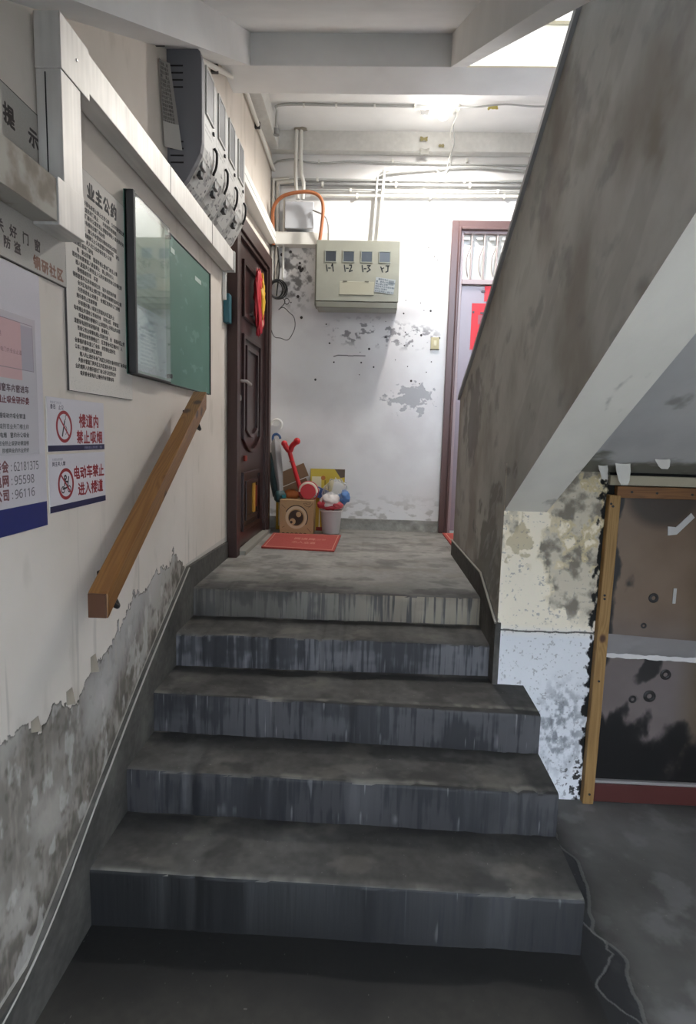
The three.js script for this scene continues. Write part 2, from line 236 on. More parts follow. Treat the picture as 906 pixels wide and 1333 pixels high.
const faceMat = std({ ...faceTex, bumpScale: 0.006, roughness: 0.92 });

// stair treads and risers
const stepDs = [1.678, 1.969, 2.246, 2.526, 2.796];
const treadTex = both(1200, 1500, (u, v) => { // plan: x -0.9 to 1.8, d 0.4 to 4.9
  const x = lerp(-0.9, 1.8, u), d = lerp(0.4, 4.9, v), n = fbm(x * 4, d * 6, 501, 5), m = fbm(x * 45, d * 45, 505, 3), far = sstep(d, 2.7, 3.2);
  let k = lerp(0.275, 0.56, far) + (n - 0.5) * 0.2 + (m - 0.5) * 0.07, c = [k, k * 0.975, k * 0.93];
  for (const nd of [1.969, 2.246, 2.526, 2.796]) c = mix3(c, [0.13, 0.125, 0.12], sstep(nd - d, 0.1, 0.0) * (d < nd ? 1 : 0) * (0.45 + sstep(fbm(x * 8, d * 20, 511, 3), 0.35, 0.6) * 0.5));  // riser shade and dirt painted together as a dark band behind each tread
  for (const nd of stepDs) c = mix3(c, [0.50, 0.485, 0.45], sstep(d - nd, 0.03, 0.004) * (d >= nd - 0.01 ? 1 : 0) * (0.15 + 0.5 * sstep(fbm(x * 12, nd * 7, 515, 4), 0.45, 0.65)));
  c = mix3(c, [0.15, 0.145, 0.14], sstep(fbm(x * 7, d * 10, 517, 5), 0.52, 0.72) * 0.5 * (1 - far * 0.5)); c = mix3(c, [0.46, 0.44, 0.40], sstep(fbm(x * 6, d * 8, 518, 5), 0.56, 0.75) * 0.4);
  c = mix3(c, [0.6, 0.59, 0.56], sstep(vn(x * 140, d * 140, 519), 0.965, 0.99) * 0.6);
  c.push(0.5 + (m - 0.5) * 0.4 + (n - 0.5) * 0.3); return c;
});
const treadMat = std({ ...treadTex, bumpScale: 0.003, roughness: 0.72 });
const riserTex = both(1400, 640, (u, v) => { // five bands, one per riser, x -0.9 to 0.8
  const x = lerp(-0.9, 0.8, u), band = Math.min(4, Math.floor(v * 5)), y = v * 5 - band, s = 521 + band * 10;
  const st = fbm(x * 85, y * 1.1 + band * 9, s, 4), bl = fbm(x * 5, y * 2 + band * 7, s + 3, 4), light = [0.125, 0.19, 0.255, 0.36, 0.47][band];  // base tone drops on lower risers, putting the light falloff into the colour
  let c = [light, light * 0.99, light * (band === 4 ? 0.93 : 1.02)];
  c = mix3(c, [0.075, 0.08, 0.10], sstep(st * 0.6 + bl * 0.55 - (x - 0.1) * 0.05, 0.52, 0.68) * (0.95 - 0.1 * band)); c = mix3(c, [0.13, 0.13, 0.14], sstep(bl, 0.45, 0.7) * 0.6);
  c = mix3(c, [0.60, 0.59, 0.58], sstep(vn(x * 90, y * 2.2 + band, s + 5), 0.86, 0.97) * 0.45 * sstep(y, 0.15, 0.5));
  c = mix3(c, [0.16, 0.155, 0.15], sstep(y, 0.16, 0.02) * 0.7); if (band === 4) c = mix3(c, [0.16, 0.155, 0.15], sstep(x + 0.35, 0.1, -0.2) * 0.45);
  if (band === 0) c = mix3(c, [0.04, 0.04, 0.043], sstep(x, 0.4, -0.3) * 0.85); if (band === 4) c = mix3(mix3(c, [0.40, 0.37, 0.33], 0.35), [0.62, 0.57, 0.49], sstep(x, -0.3, 0.2) * 0.65 * (1 - sstep(st, 0.5, 0.72)));  // lowest riser painted darker to the left, standing in for weaker light
  c.push(0.5 + (st - 0.5) * 0.3); return c;
});
const riserMat = std({ ...riserTex, bumpScale: 0.003, roughness: 0.62 });
const floorTex = both(1100, 1100, (u, v) => { // x -0.9 to 1.8, d -1.4 to 2.6
  const x = lerp(-0.9, 1.8, u), d = lerp(-1.4, 2.6, v), n = fbm(x * 4, d * 4, 601, 5), m = fbm(x * 40, d * 40, 605, 3);
  let k = 0.21 + (n - 0.5) * 0.1 + (m - 0.5) * 0.06, c = [k, k * 0.955, k * 0.87], h = 0.5 + (m - 0.5) * 0.3;
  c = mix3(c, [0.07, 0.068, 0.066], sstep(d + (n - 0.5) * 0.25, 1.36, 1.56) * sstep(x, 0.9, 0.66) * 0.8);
  const right = sstep(x, 0.72, 0.9); c = mix3(c, [0.40 + (n - 0.5) * 0.24, 0.39 + (n - 0.5) * 0.24, 0.375 + (n - 0.5) * 0.24], right * 0.9);
  const strip = sstep(x, 0.69, 0.70) * sstep(x - 0.83 - (fbm(d * 5, 1, 611, 3) - 0.5) * 0.16, 0.008, -0.008); c = mix3(c, [0.16, 0.16, 0.165], strip * 0.85);
  const ck = Math.abs(x - 0.83 - (fbm(d * 5, 1, 611, 3) - 0.5) * 0.16); if (ck < 0.006 && d < 2.35) { c = mix3(c, [0.5, 0.49, 0.47], 0.5); h = 0.15; }
  const ck2 = Math.abs(x - 0.74 - (fbm(d * 7, 5, 617, 4) - 0.5) * 0.2 - Math.max(0, 1.7 - d) * 0.2); if (ck2 < 0.004 && d < 1.9) { c = mix3(c, [0.52, 0.51, 0.49], 0.6); h = 0.15; }
  c = mix3(c, [0.55, 0.54, 0.53], right * sstep(fbm(x * 9, d * 9, 621, 6), 0.52, 0.72) * 0.45); c = mix3(c, [0.6, 0.59, 0.57], sstep(vn(x * 130, d * 130, 625), 0.972, 0.99) * 0.6);
  c.push(h); return c;
});
const floorMat = std({ ...floorTex, bumpScale: 0.004, roughness: 0.7 });
const treadUV = (x, y, d) => [(x + 0.9) / 2.7, (d - 0.4) / 4.5];

// aluminium duct, wood, door paint, card
const aluTex = rep(pixels(256, 512, (u, v) => { const n = fbm(u * 5, v * 3, 701, 4), s = vn(u * 60, v * 3, 705), k = 0.83 + (n - 0.5) * 0.14 + (s - 0.5) * 0.06; return [k, k * 0.985, k * 0.96]; }));
const alu = std({ map: aluTex, roughness: 0.55, metalness: 0.55 });
const aluWorn = std({ map: rep(pixels(256, 256, (u, v) => { const n = fbm(u * 6, v * 6, 711, 5); return mix3([0.66, 0.64, 0.6], [0.5, 0.46, 0.41], sstep(n, 0.5, 0.75)); })), roughness: 0.7, metalness: 0.3 });
function woodTex(a, b, s, knots = 0) { const ks = []; for (let i = 0; i < knots; i++) ks.push([hash(i, 1, s), hash(i, 2, s)]);
  return rep(pixels(256, 1024, (u, v) => { let w = fbm(u * 3, v * 1.4, s, 4) * 6 + u * 5, dark = 0; for (const [ku, kv] of ks) { const q = Math.hypot((u - ku) / 0.14, (v - kv) / 0.02); dark = Math.max(dark, sstep(q, 1, 0.3)); w += Math.exp(-q * q * 0.2) * 1.5; }
    const g = 0.5 + 0.5 * Math.sin(w * 6.28), f = vn(u * 110, v * 9, s + 9); return mix3(mix3(a, b, g * 0.55 + f * 0.35), [0.2, 0.1, 0.05], dark * 0.8); })); }
const railWood = std({ map: woodTex([0.57, 0.405, 0.215], [0.455, 0.295, 0.14], 811, 7), roughness: 0.42 });
const lathWood = std({ map: woodTex([0.60, 0.47, 0.28], [0.50, 0.37, 0.20], 821, 3), roughness: 0.7 });
const lathWoodDark = std({ map: woodTex([0.50, 0.34, 0.19], [0.38, 0.25, 0.13], 831, 2), roughness: 0.7 });
const black = plain('#191817', 0.5), darkGrey = plain('#3d3d3d', 0.6), white = plain('#e3e1da', 0.55), whitePvc = plain('#d8d6cf', 0.4), greyPvc = plain('#a9a9a6', 0.5);
const steel = plain('#b9b7b2', 0.3, 0.9);

// ---------------------------------------------------------------- the building
const YL = 0.806, WX = -0.845, wallX = (d) => (d < 3.4 ? WX : WX + 0.045 * (d - 3.4) / 1.37), TURN = -0.0328;
const stepD = [1.678, 1.969, 2.246, 2.526, 2.796], stepY = [0.191, 0.3555, 0.5174, 0.6667, YL], stepSkew = [-0.014, -0.024, -0.044, 0.024, 0.019];

struct('floor', uvBy(bx(WX - 0.15, 1.9, -0.15, 0, -1.5, 2.62, 0), (x, y, d) => [(x + 0.9) / 2.7, (d + 1.4) / 4]), floorMat);
struct('wall_sky_blocker', boxUV(bx(-14, 14, -0.2, 3.1, -9, -8.6, 0), 0.5), plain('#9d9b98', 0.9));  // unseen wall added outside to cut the sky light through the doorway
struct('ground_outside', boxUV(bx(-14, 14, -0.25, -0.06, -22, -1.5, 0), 0.5), plain('#8d8b86', 0.9));

// entry stair: four separate steps and the landing with its own nosing
function stepGeo(k, x0, x1, dBack) {
  const d0 = stepD[k], y1 = stepY[k], r = 0.014, pts = [[d0, k ? stepY[k - 1] - 0.1 : -0.1], [d0, y1 - r]];
  for (let i = 1; i <= 4; i++) { const a = (i / 4) * Math.PI / 2; pts.push([d0 + r - r * Math.cos(a), y1 - r + r * Math.sin(a)]); }
  pts.push([dBack, y1], [dBack, k ? stepY[k - 1] - 0.1 : -0.1]);
  const g = extrudeX(pts, x0, x1, { steps: 90 }), p = g.attributes.position;
  for (let i = 0; i < p.count; i++) {
    const x = p.getX(i), y = p.getY(i), d = -p.getZ(i), nose = Math.max(0, 1 - Math.hypot(d - d0, y - y1) / 0.05), t = (x + 0.829) / 1.5, front = sstep(d, d0 + 0.25, d0);
    const w = (fbm(x * 7, k * 5, 77, 4) - 0.5) * 0.02 * nose + Math.min(0, fbm(x * 22, k * 9, 79, 3) - 0.42) * 0.05 * nose;
    p.setXYZ(i, x, y - (y > y1 - 0.03 ? 0.0058 * Math.max(0, x + 0.829) * front : 0) + w * 0.7, -(d + stepSkew[k] * t * front - w));
  }
  const h = splitBy(g, (nx, ny) => (ny > 0.6 ? 0 : 1)), runs = h.groups.map((q) => ({ ...q })); h.clearGroups();
  const s = toCreasedNormals(h, 0.9), q = s.attributes.position, uv = new Float32Array(q.count * 2), yb = k ? stepY[k - 1] : 0;
  for (const r of runs) {
    s.addGroup(r.start, r.count, r.materialIndex);
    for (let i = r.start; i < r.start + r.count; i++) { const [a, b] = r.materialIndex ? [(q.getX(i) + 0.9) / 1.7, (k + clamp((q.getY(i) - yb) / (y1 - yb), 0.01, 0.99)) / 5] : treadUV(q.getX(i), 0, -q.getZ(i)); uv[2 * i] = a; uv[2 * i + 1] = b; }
  }
  s.setAttribute('uv', new THREE.BufferAttribute(uv, 2)); return s;
}
const stairs = new THREE.Group(); stairs.name = 'stairs'; scene.add(stairs); tag(stairs, 'worn dark concrete entry steps climbing to the landing', null, null, 'structure');
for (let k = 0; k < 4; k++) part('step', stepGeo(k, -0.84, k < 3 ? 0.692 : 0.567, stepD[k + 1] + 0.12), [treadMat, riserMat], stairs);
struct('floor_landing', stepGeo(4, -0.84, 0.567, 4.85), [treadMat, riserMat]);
struct('floor_landing_right', uvBy(bx(0.567, 1.85, YL - 0.14, YL - 0.001, 3.86, 4.85, 0), treadUV), treadMat);

// walls
const lwUV = (x, y, d) => [(d - LW.d0) / (LW.d1 - LW.d0), (y - LW.y0) / (LW.y1 - LW.y0)];
struct('wall_left', uvBy(extrudeY([[WX, -1.5], [WX, 3.4], [-0.8, 4.77], [-0.8, 5], [-1.1, 5], [-1.1, -1.5]], -0.15, 7), lwUV), leftMat);
struct('wall_back', uvBy(bx(-1.1, 1.95, -0.15, 7, 4.77, 5, 0), (x, y) => [(x - BW.x0) / (BW.x1 - BW.x0), (y - BW.y0) / (BW.y1 - BW.y0)]), backMat);
struct('wall_right', boxUV(bx(1.75, 1.95, -0.15, 7, -1.5, 4.77, 0)), lime);
{ // entrance wall behind the camera with the doorway and the stair window
  const s = shapeOf([[WX - 0.2, -0.15], [1.95, -0.15], [1.95, 7], [WX - 0.2, 7]]);
  for (const q of [[[-0.05, 0], [1.4, 0], [1.4, 2.08], [-0.05, 2.08]], [[-0.5, 2.9], [1.65, 2.9], [1.65, 6.6], [-0.5, 6.6]]]) s.holes.push(new THREE.Path(q.map(([a, b]) => new THREE.Vector2(a, b))));
  struct('wall_entrance', boxUV(extrudeD(s, -1.5, -1.3)), lime);
}
struct('ceiling_top', boxUV(bx(-1.1, 1.95, 7, 7.15, -1.5, 5, 0)), cream);
struct('wall_under_stairs', uvBy(extrudeY([[0.567, 2.47], [1.75, 2.47], [1.75, 2.62], [0.76, 2.62], [0.76, 2.478], [0.567, 2.478]], -0.05, 1.46), (x, y) => [(x - FW.x0) / (FW.x1 - FW.x0), y / FW.y1]), faceMat);

// upper flight on the right: parapet with its stringer, slab, coping
const lower = (d) => 1.26 + 0.525 * (2.478 - d), upper = (d) => 1.972 + 0.51 * (3.477 - d);
{
  const g = extrudeX([[2.478, 0], [2.478, 1.26], [0.72, lower(0.72)], [0.72, upper(0.72)], [3.477, 1.972], [3.86, 1.80], [3.86, YL - 0.1], [3.86, 0]], 0.567, 0.74);
  uvBy(g, (x, y, d, nx, ny) => (Math.abs(nx) > 0.5 ? [(d - PW.d0) / (PW.d1 - PW.d0), (y - PW.y0) / (PW.y1 - PW.y0)] : [x, d * 0.6]));
  struct('wall_stair_parapet', g, [parMat, stringerLime]);
}
struct('trim_1', boxUV(extrudeX([[0.72, upper(0.72)], [3.477, 1.972], [3.87, 1.80], [3.87, 1.824], [3.48, 1.998], [0.72, upper(0.72) + 0.028]], 0.552, 0.752)), plain('#8a8988', 0.7));
struct('upper_flight', uvBy(extrudeX([[2.62, 1.42 - 0.063], [0.72, 1.42 + 0.525 * 1.78], [0.72, 2.40], [3.6, YL + 0.06], [3.6, YL - 0.1]], 0.74, 1.75), (x, y, d) => [(x - 0.7) / 1.1, (d - 0.7) / 1.95]), underStair);
struct('half_landing', boxUV(bx(WX, 1.75, 2.2, 2.36, -1.3, 0.72, 0)), ceilLime);

// flight overhead on the left: soffit between two stringers
const s2 = (d) => 3.48 - 0.5 * (3.4 - d);
struct('flight_soffit', boxUV(extrudeX([[0.72, s2(0.72) + 0.17], [3.42, s2(3.4) + 0.17], [3.42, s2(3.4) + 0.32], [0.72, s2(0.72) + 0.32]], WX, 0.44)), ceilLime);
struct('trim_2', boxUV(extrudeX([[0.72, s2(0.72)], [3.41, s2(3.41)], [3.41, s2(3.41) + 0.2], [0.72, s2(0.72) + 0.2]], WX, -0.69)), ceilLime);
struct('trim_3', boxUV(extrudeX([[0.72, s2(0.72)], [3.41, s2(3.41)], [3.41, s2(3.41) + 1.1], [0.72, s2(0.72) + 1.1]], 0.365, 0.446)), ceilLime);

// landing ceiling: front beam, slab, beam along the left and back wall
struct('beam_1', boxUV(bx(WX, 1.75, 3.48, 3.78, 3.4, 3.66, 0.004)), ceilLime);
struct('beam_2', boxUV(bx(-0.84, 1.75, 3.645, 3.79, 4.70, 4.78, 0.004)), lime);
struct('beam_3', boxUV(bx(-0.84, -0.735, 3.645, 3.79, 3.66, 4.70, 0.004)), lime);
struct('ceiling', boxUV(bx(WX - 0.01, 1.76, 3.78, 3.93, 3.64, 4.8, 0)), ceilLime);
const landingEdge = new THREE.Group(); landingEdge.name = 'landing_edge'; scene.add(landingEdge); tag(landingEdge, 'cream painted edge of the floor above, seen through the stairwell', null, null, 'structure');
part('edge_band', bx(0.446, 1.75, 3.478, 3.57, 3.385, 3.4, 0.002), cream, landingEdge);
part('edge_band', bx(0.446, 1.75, 3.57, 3.68, 3.392, 3.4, 0.002), creamDark, landingEdge);
part('edge_band', bx(0.446, 1.75, 3.68, 4.7, 3.36, 3.41, 0.002), cream, landingEdge);

// skirtings
struct('baseboard_left', boxUV(extrudeX([[-1.3, 0], [3.52, 0], [3.52, 0.905], [2.735, 0.922], [2.171, 0.632], [1.779, 0.407], [1.36, 0.165], [-1.3, 0.12]], WX - 0.01, -0.829)), cement);
struct('baseboard_back', boxUV(bx(-0.8, 0.57, YL - 0.02, 0.897, 4.755, 4.78, 0.003), 2), cementPale);
struct('baseboard_right', boxUV(extrudeX([[3.868, 0.6], [3.868, 0.90], [2.845, 0.915], [2.462, 0.785], [2.462, 0.4]], 0.557, 0.58)), cement);
struct('trim_4', [tube([[-0.83, 0.12, 0.75], [-0.829, 0.163, 1.33], [-0.828, 0.405, 1.779], [-0.828, 0.63, 2.171], [-0.828, 0.918, 2.73]], 0.0035, 60, 5)], plain('#a8a49b', 0.9), 'pale mortar line along the top of the left skirting');
struct('trim_5', [pipe([[0.556, 0.902, 3.865], [0.556, 0.917, 2.845], [0.556, 0.787, 2.464]], 0.005, 6)], plain('#a39f94', 0.9));

// ---------------------------------------------------------------- things
// ceiling lamp: a glowing bulb in a bent holder
{
  const t = thing('ceiling_lamp', 'lit white bulb in a white holder on the landing ceiling', 'lamp', [0.5, 3.78, 4.36]);
  part('ceiling_rose', [cyl(0, -0.012, 0, 0.042, 0.05, 0.024)], white, t);
  part('lamp_holder', [tube([[0, -0.02, 0], [-0.008, -0.04, -0.01], [-0.045, -0.055, -0.045]], 0.02, 10, 12)], white, t);
  const pts = [[0.001, -0.045], [0.02, -0.042], [0.036, -0.028], [0.042, -0.006], [0.036, 0.018], [0.022, 0.036], [0.016, 0.052], [0.001, 0.054]].map(([a, b]) => new THREE.Vector2(a, b));
  const g = new THREE.LatheGeometry(pts, 28); g.rotateZ(-0.6); g.rotateY(-0.5); g.translate(-0.075, -0.082, 0.08);
  part('bulb', g, std({ color: '#ffffff', emissive: LAMP_COLOR, emissiveIntensity: 2.2, roughness: 0.4 }), t, 'glowing white bulb');
  const L = new THREE.PointLight(LAMP_COLOR, LAMP_POWER); L.name = 'lamp_light'; L.position.set(0.5 - 0.075, 3.78 - 0.082, -(4.36 - 0.08)); L.shadow.radius = 2; scene.add(L); L.intensity = LAMP_POWER * 0.03;
  const S = new THREE.SpotLight(LAMP_COLOR, LAMP_POWER, 0, 1.43, 0.32); S.name = 'lamp_light_down'; S.position.copy(L.position); S.target.position.set(L.position.x, 0, L.position.z); S.shadow.radius = 2; scene.add(S, S.target);
}

// aluminium cable duct on the left wall
{
  const t = thing('cable_duct', 'stepped bare aluminium cable duct running along the left wall', 'cable duct', [WX, 2.05, 1.6]);
  const F = 0.07, m = (x0, x1, y0, y1, d0, d1) => boxUV(bx(Math.max(x0, 0.0075), x1, y0 - 2.05, y1 - 2.05, d0 - 1.6, d1 - 1.6, 0.002), 2);
  part('lower_run', m(0, F, 2.052, 2.152, 0.2, 1.505), aluWorn, t, 'stained lower length');
  part('joint_box', m(0, F + 0.003, 2.046, 2.158, 1.507, 1.643), alu, t);
  part('upright', [m(0, F, 2.158, 2.418, 1.543, 1.643), m(0.018, 0.03, 2.16, 2.41, 1.5415, 1.545)], alu, t);
  part('elbow', m(0, F + 0.003, 2.418, 2.545, 1.54, 1.69), alu, t);
  part('upper_run', [m(0, F, 2.44, 2.54, 1.69, 3.40)], alu, t);
  part('end_cap', [m(0, F + 0.004, 2.436, 2.544, 3.40, 3.43)], greyPvc, t);
  for (const d of [2.35, 2.95]) part('seam', m(F - 0.001, F + 0.0012, 2.44, 2.54, d, d + 0.004), darkGrey, t);
  part('rivet', [cyl(F + 0.004, 0.43, 0.02, 0.004, 0.003, 0.003, 'x', 12)], steel, t);
  part('pencil_marks', [bx(0.03, 0.033, 0.12, 0.36, -0.0585, -0.0575, 0)], black, t);
}
// printed boards on the left wall.  uv: u along the wall from the camera, v up
function board(name, label, d0, d1, y0, y1, thick, tex, rough = 0.5, sideHex = '#cfcac4', x0 = WX) {
  const t = thing(name, label, 'sign', [x0, y0, d0]);
  const g = bx(0, thick, 0, y1 - y0, 0, d1 - d0, 0.0015); uvBy(g, (x, y, d) => [clamp(d / (d1 - d0)), clamp(y / (y1 - y0))]);
  const gs = splitBy(g, (nx) => (nx > 0.9 ? 0 : 1)); part('panel', gs, [std({ map: tex, roughness: rough }), plain(sideHex, 0.7)], t); return t;
}
const purpleWhite = [0.79, 0.765, 0.78];
board('notice_board', 'grey notice panel lettered in brown, top left behind the aluminium duct', 1.0, 1.668, 1.932, 2.315, 0.006, canvasTex(1000, 573, (x, w, h) => {
  x.fillStyle = rgb([0.66, 0.635, 0.60]); x.fillRect(0, 0, w, h); grain(x, w, h, 0.03, 3);
  x.save(); const S = w / 0.668, U = (d) => (d - 1.0) * S, V = (y) => (2.315 - y) * S;
  glyph(x, '提', U(1.405), V(2.275), 66, 10, '#2b2220', 62); glyph(x, '示', U(1.505), V(2.272), 66, 10, '#2b2220', 62);
  write(x, '关好门窗', U(1.36), V(2.015), 40, 6, '#3f3733', 76); write(x, '防盗', U(1.385), V(1.983), 38, 6, '#3f3733', 62);
  write(x, '钢研社区', U(1.505), V(1.975), 46, 8, '#6a3a1e', 56); x.strokeStyle = '#3a3430'; x.lineWidth = 5; x.strokeRect(2, 2, w - 4, h - 4); x.restore();
}), 0.55, '#4b4642');
board('phone_poster', 'big white poster of phone numbers with a dark blue bottom band', 0.98, 1.533, 1.298, 1.93, 0.003, canvasTex(880, 1006, (x, w, h) => {
  x.fillStyle = rgb(purpleWhite); x.fillRect(0, 0, w, h); grain(x, w, h, 0.015, 3);
  const S = w / 0.553, U = (d) => (d - 0.98) * S, V = (y) => (1.93 - y) * S, ink = '#6d3a3c', num = '#4a4548';
  x.fillStyle = '#1f2a66'; x.fillRect(0, V(1.362), w, h); x.font = '44px sans-serif';
  const rows = [['委会', '62181375', 1.474], ['电网', '95598', 1.441], ['公司', '96116', 1.408]];
  for (const [a, b, y] of rows) { [...a].forEach((c, i) => glyph(x, c, U(1.315) + i * 46 - (a.length - 2) * 46, V(y), 44, 6.5, ink, 42)); x.fillStyle = num; x.fillText(':', U(1.378), V(y) + 40); x.save(); x.translate(U(1.39), V(y) + 41); x.scale(b.length > 6 ? 0.9 : 1.15, 1.06); x.fillText(b, 0, 0); x.restore(); }
}), 0.4);
board('laminated_notice', 'laminated paper notice with a pink block, stuck on the phone number poster', 1.1, 1.503, 1.487, 1.817, 0.0012, canvasTex(806, 660, (x, w, h) => {
  x.fillStyle = rgb([0.74, 0.72, 0.735]); x.fillRect(0, 0, w, h); const S = w / 0.403, U = (d) => (d - 1.1) * S, V = (y) => (1.817 - y) * S;
  x.fillStyle = '#c9a6a4'; x.fillRect(U(1.1), V(1.80), U(1.44) - U(1.1), V(1.665) - V(1.80)); x.fillStyle = '#a9a4ab'; x.fillRect(U(1.44), V(1.795), U(1.49) - U(1.44), V(1.69) - V(1.795));
  x.strokeStyle = '#8a7f84'; x.lineWidth = 3; x.strokeRect(U(1.12), V(1.80), U(1.49) - U(1.12), V(1.69) - V(1.80));
  smallPrint(x, U(1.15), V(1.77), 420, 26, '#8c6f72', 2); smallPrint(x, U(1.2), V(1.735), 460, 22, '#8c6f72', 2); smallPrint(x, U(1.15), V(1.69), 380, 24, '#8c6f72', 2);
  for (const [y, s, c] of [[1.652, 34, '#5a4a4e'], [1.625, 34, '#6a4044'], [1.585, 24, '#555'], [1.56, 24, '#666'], [1.54, 24, '#555'], [1.52, 22, '#666'], [1.503, 22, '#666']]) smallPrint(x, U(1.13), V(y), 640, s, c, s > 30 ? 5 : 3.2);
}), 0.25, '#cfcac4', WX + 0.0032);
function banSign(name, label, y0, y1, tilt, rows, draw, extra) {
  return board(name, label, 1.546, 1.884, y0, y1, 0.003, canvasTex(900, Math.round(900 * (y1 - y0) / 0.338), (x, w, h) => {
    x.fillStyle = rgb([0.82, 0.80, 0.815]); x.fillRect(0, 0, w, h); grain(x, w, h, 0.012, 3); x.fillStyle = '#23264a'; x.fillRect(0, h * 0.885, w, h); if (extra) { x.globalAlpha = 0.7; smallPrint(x, w * 0.6, h * 0.915, w * 0.33, 22, '#b9bcd0', 2); x.globalAlpha = 1; }
    smallPrint(x, 50, h * 0.07, 150, 20, '#8b8794', 1.6); smallPrint(x, 50, h * 0.13, 170, 34, '#3d3a48', 4);
    x.strokeStyle = '#96262c'; x.lineWidth = 24; x.beginPath(); x.arc(235, h * 0.535, 105, 0, 7); x.stroke(); draw(x, 235, h * 0.535); x.strokeStyle = '#96262c'; x.lineWidth = 15; x.beginPath(); x.moveTo(160, h * 0.535 - 75); x.lineTo(310, h * 0.535 + 75); x.stroke();
    for (const [text, px, py, s, pitch] of rows) write(x, text, px, h * py, s, s * 0.15, '#8f1f27', pitch);
  }));
}
banSign('no_smoking_sign', 'white sign with a red barred cigarette circle, upper of two', 1.49, 1.635, 0, [['楼道内', 465, 0.27, 104, 116], ['禁止吸烟', 420, 0.60, 100, 112]], (x, cx, cy) => {
  x.strokeStyle = '#26242a'; x.lineWidth = 15; x.beginPath(); x.moveTo(cx - 30, cy + 66); x.lineTo(cx + 8, cy - 40); x.stroke(); x.lineWidth = 6; x.beginPath(); x.moveTo(cx + 12, cy - 50); x.bezierCurveTo(cx + 46, cy - 60, cx, cy - 76, cx + 36, cy - 84); x.moveTo(cx + 18, cy + 56); x.quadraticCurveTo(cx + 54, cy + 20, cx + 20, cy - 6); x.stroke();
}, true);
banSign('no_scooter_sign', 'white sign with a red barred scooter circle, lower of two', 1.326, 1.4835, 0, [['电动车禁止', 352, 0.24, 100, 106], ['进入楼道', 420, 0.55, 100, 108]], (x, cx, cy) => {
  x.strokeStyle = '#26242a'; x.lineWidth = 9; for (const q of [-46, 46]) { x.beginPath(); x.arc(cx + q, cy + 40, 22, 0, 7); x.stroke(); }
  x.lineWidth = 14; x.beginPath(); x.moveTo(cx - 46, cy + 34); x.lineTo(cx - 6, cy + 30); x.lineTo(cx + 22, cy + 24); x.lineTo(cx + 40, cy - 50); x.stroke(); x.beginPath(); x.arc(cx - 8, cy - 48, 14, 0, 7); x.moveTo(cx - 16, cy - 28); x.lineTo(cx - 22, cy + 12); x.moveTo(cx - 12, cy - 20); x.lineTo(cx + 26, cy - 14); x.stroke();
}, false);
board('rules_board', 'tall white board closely printed with residents rules below a bold heading', 1.663, 2.112, 1.658, 2.29, 0.006, canvasTex(1000, 1408, (x, w, h) => {
  x.fillStyle = rgb([0.86, 0.83, 0.795]); x.fillRect(0, 0, w, h); grain(x, w, h, 0.025, 3);
  const S = w / 0.449, U = (d) => (d - 1.663) * S, V = (y) => (2.29 - y) * S;
  write(x, '业主公约', U(1.805), V(2.265), 98, 20, '#1c1816', 116);
  let yy = V(2.205), i = 0; const ink = '#352f2c';
  while (yy < h - 110) { const ind = i % 5 === 0 ? 130 : rnd() > 0.55 ? 150 : 90, len = i % 4 === 3 ? R(200, 520) : R(560, 780); smallPrint(x, ind, yy, len, 29, ink, 5.2); yy += 40; i++; }
  x.fillStyle = 'rgba(60,56,54,.28)'; for (let k = 0; k < 500; k++) x.fillRect(R(0, w), h - R(0, 90) ** 1.0, R(1, 5), R(1, 3));
  x.strokeStyle = '#6a6460'; x.lineWidth = 4; x.strokeRect(1, 1, w - 2, h - 2);
}), 0.75, '#4a4744');

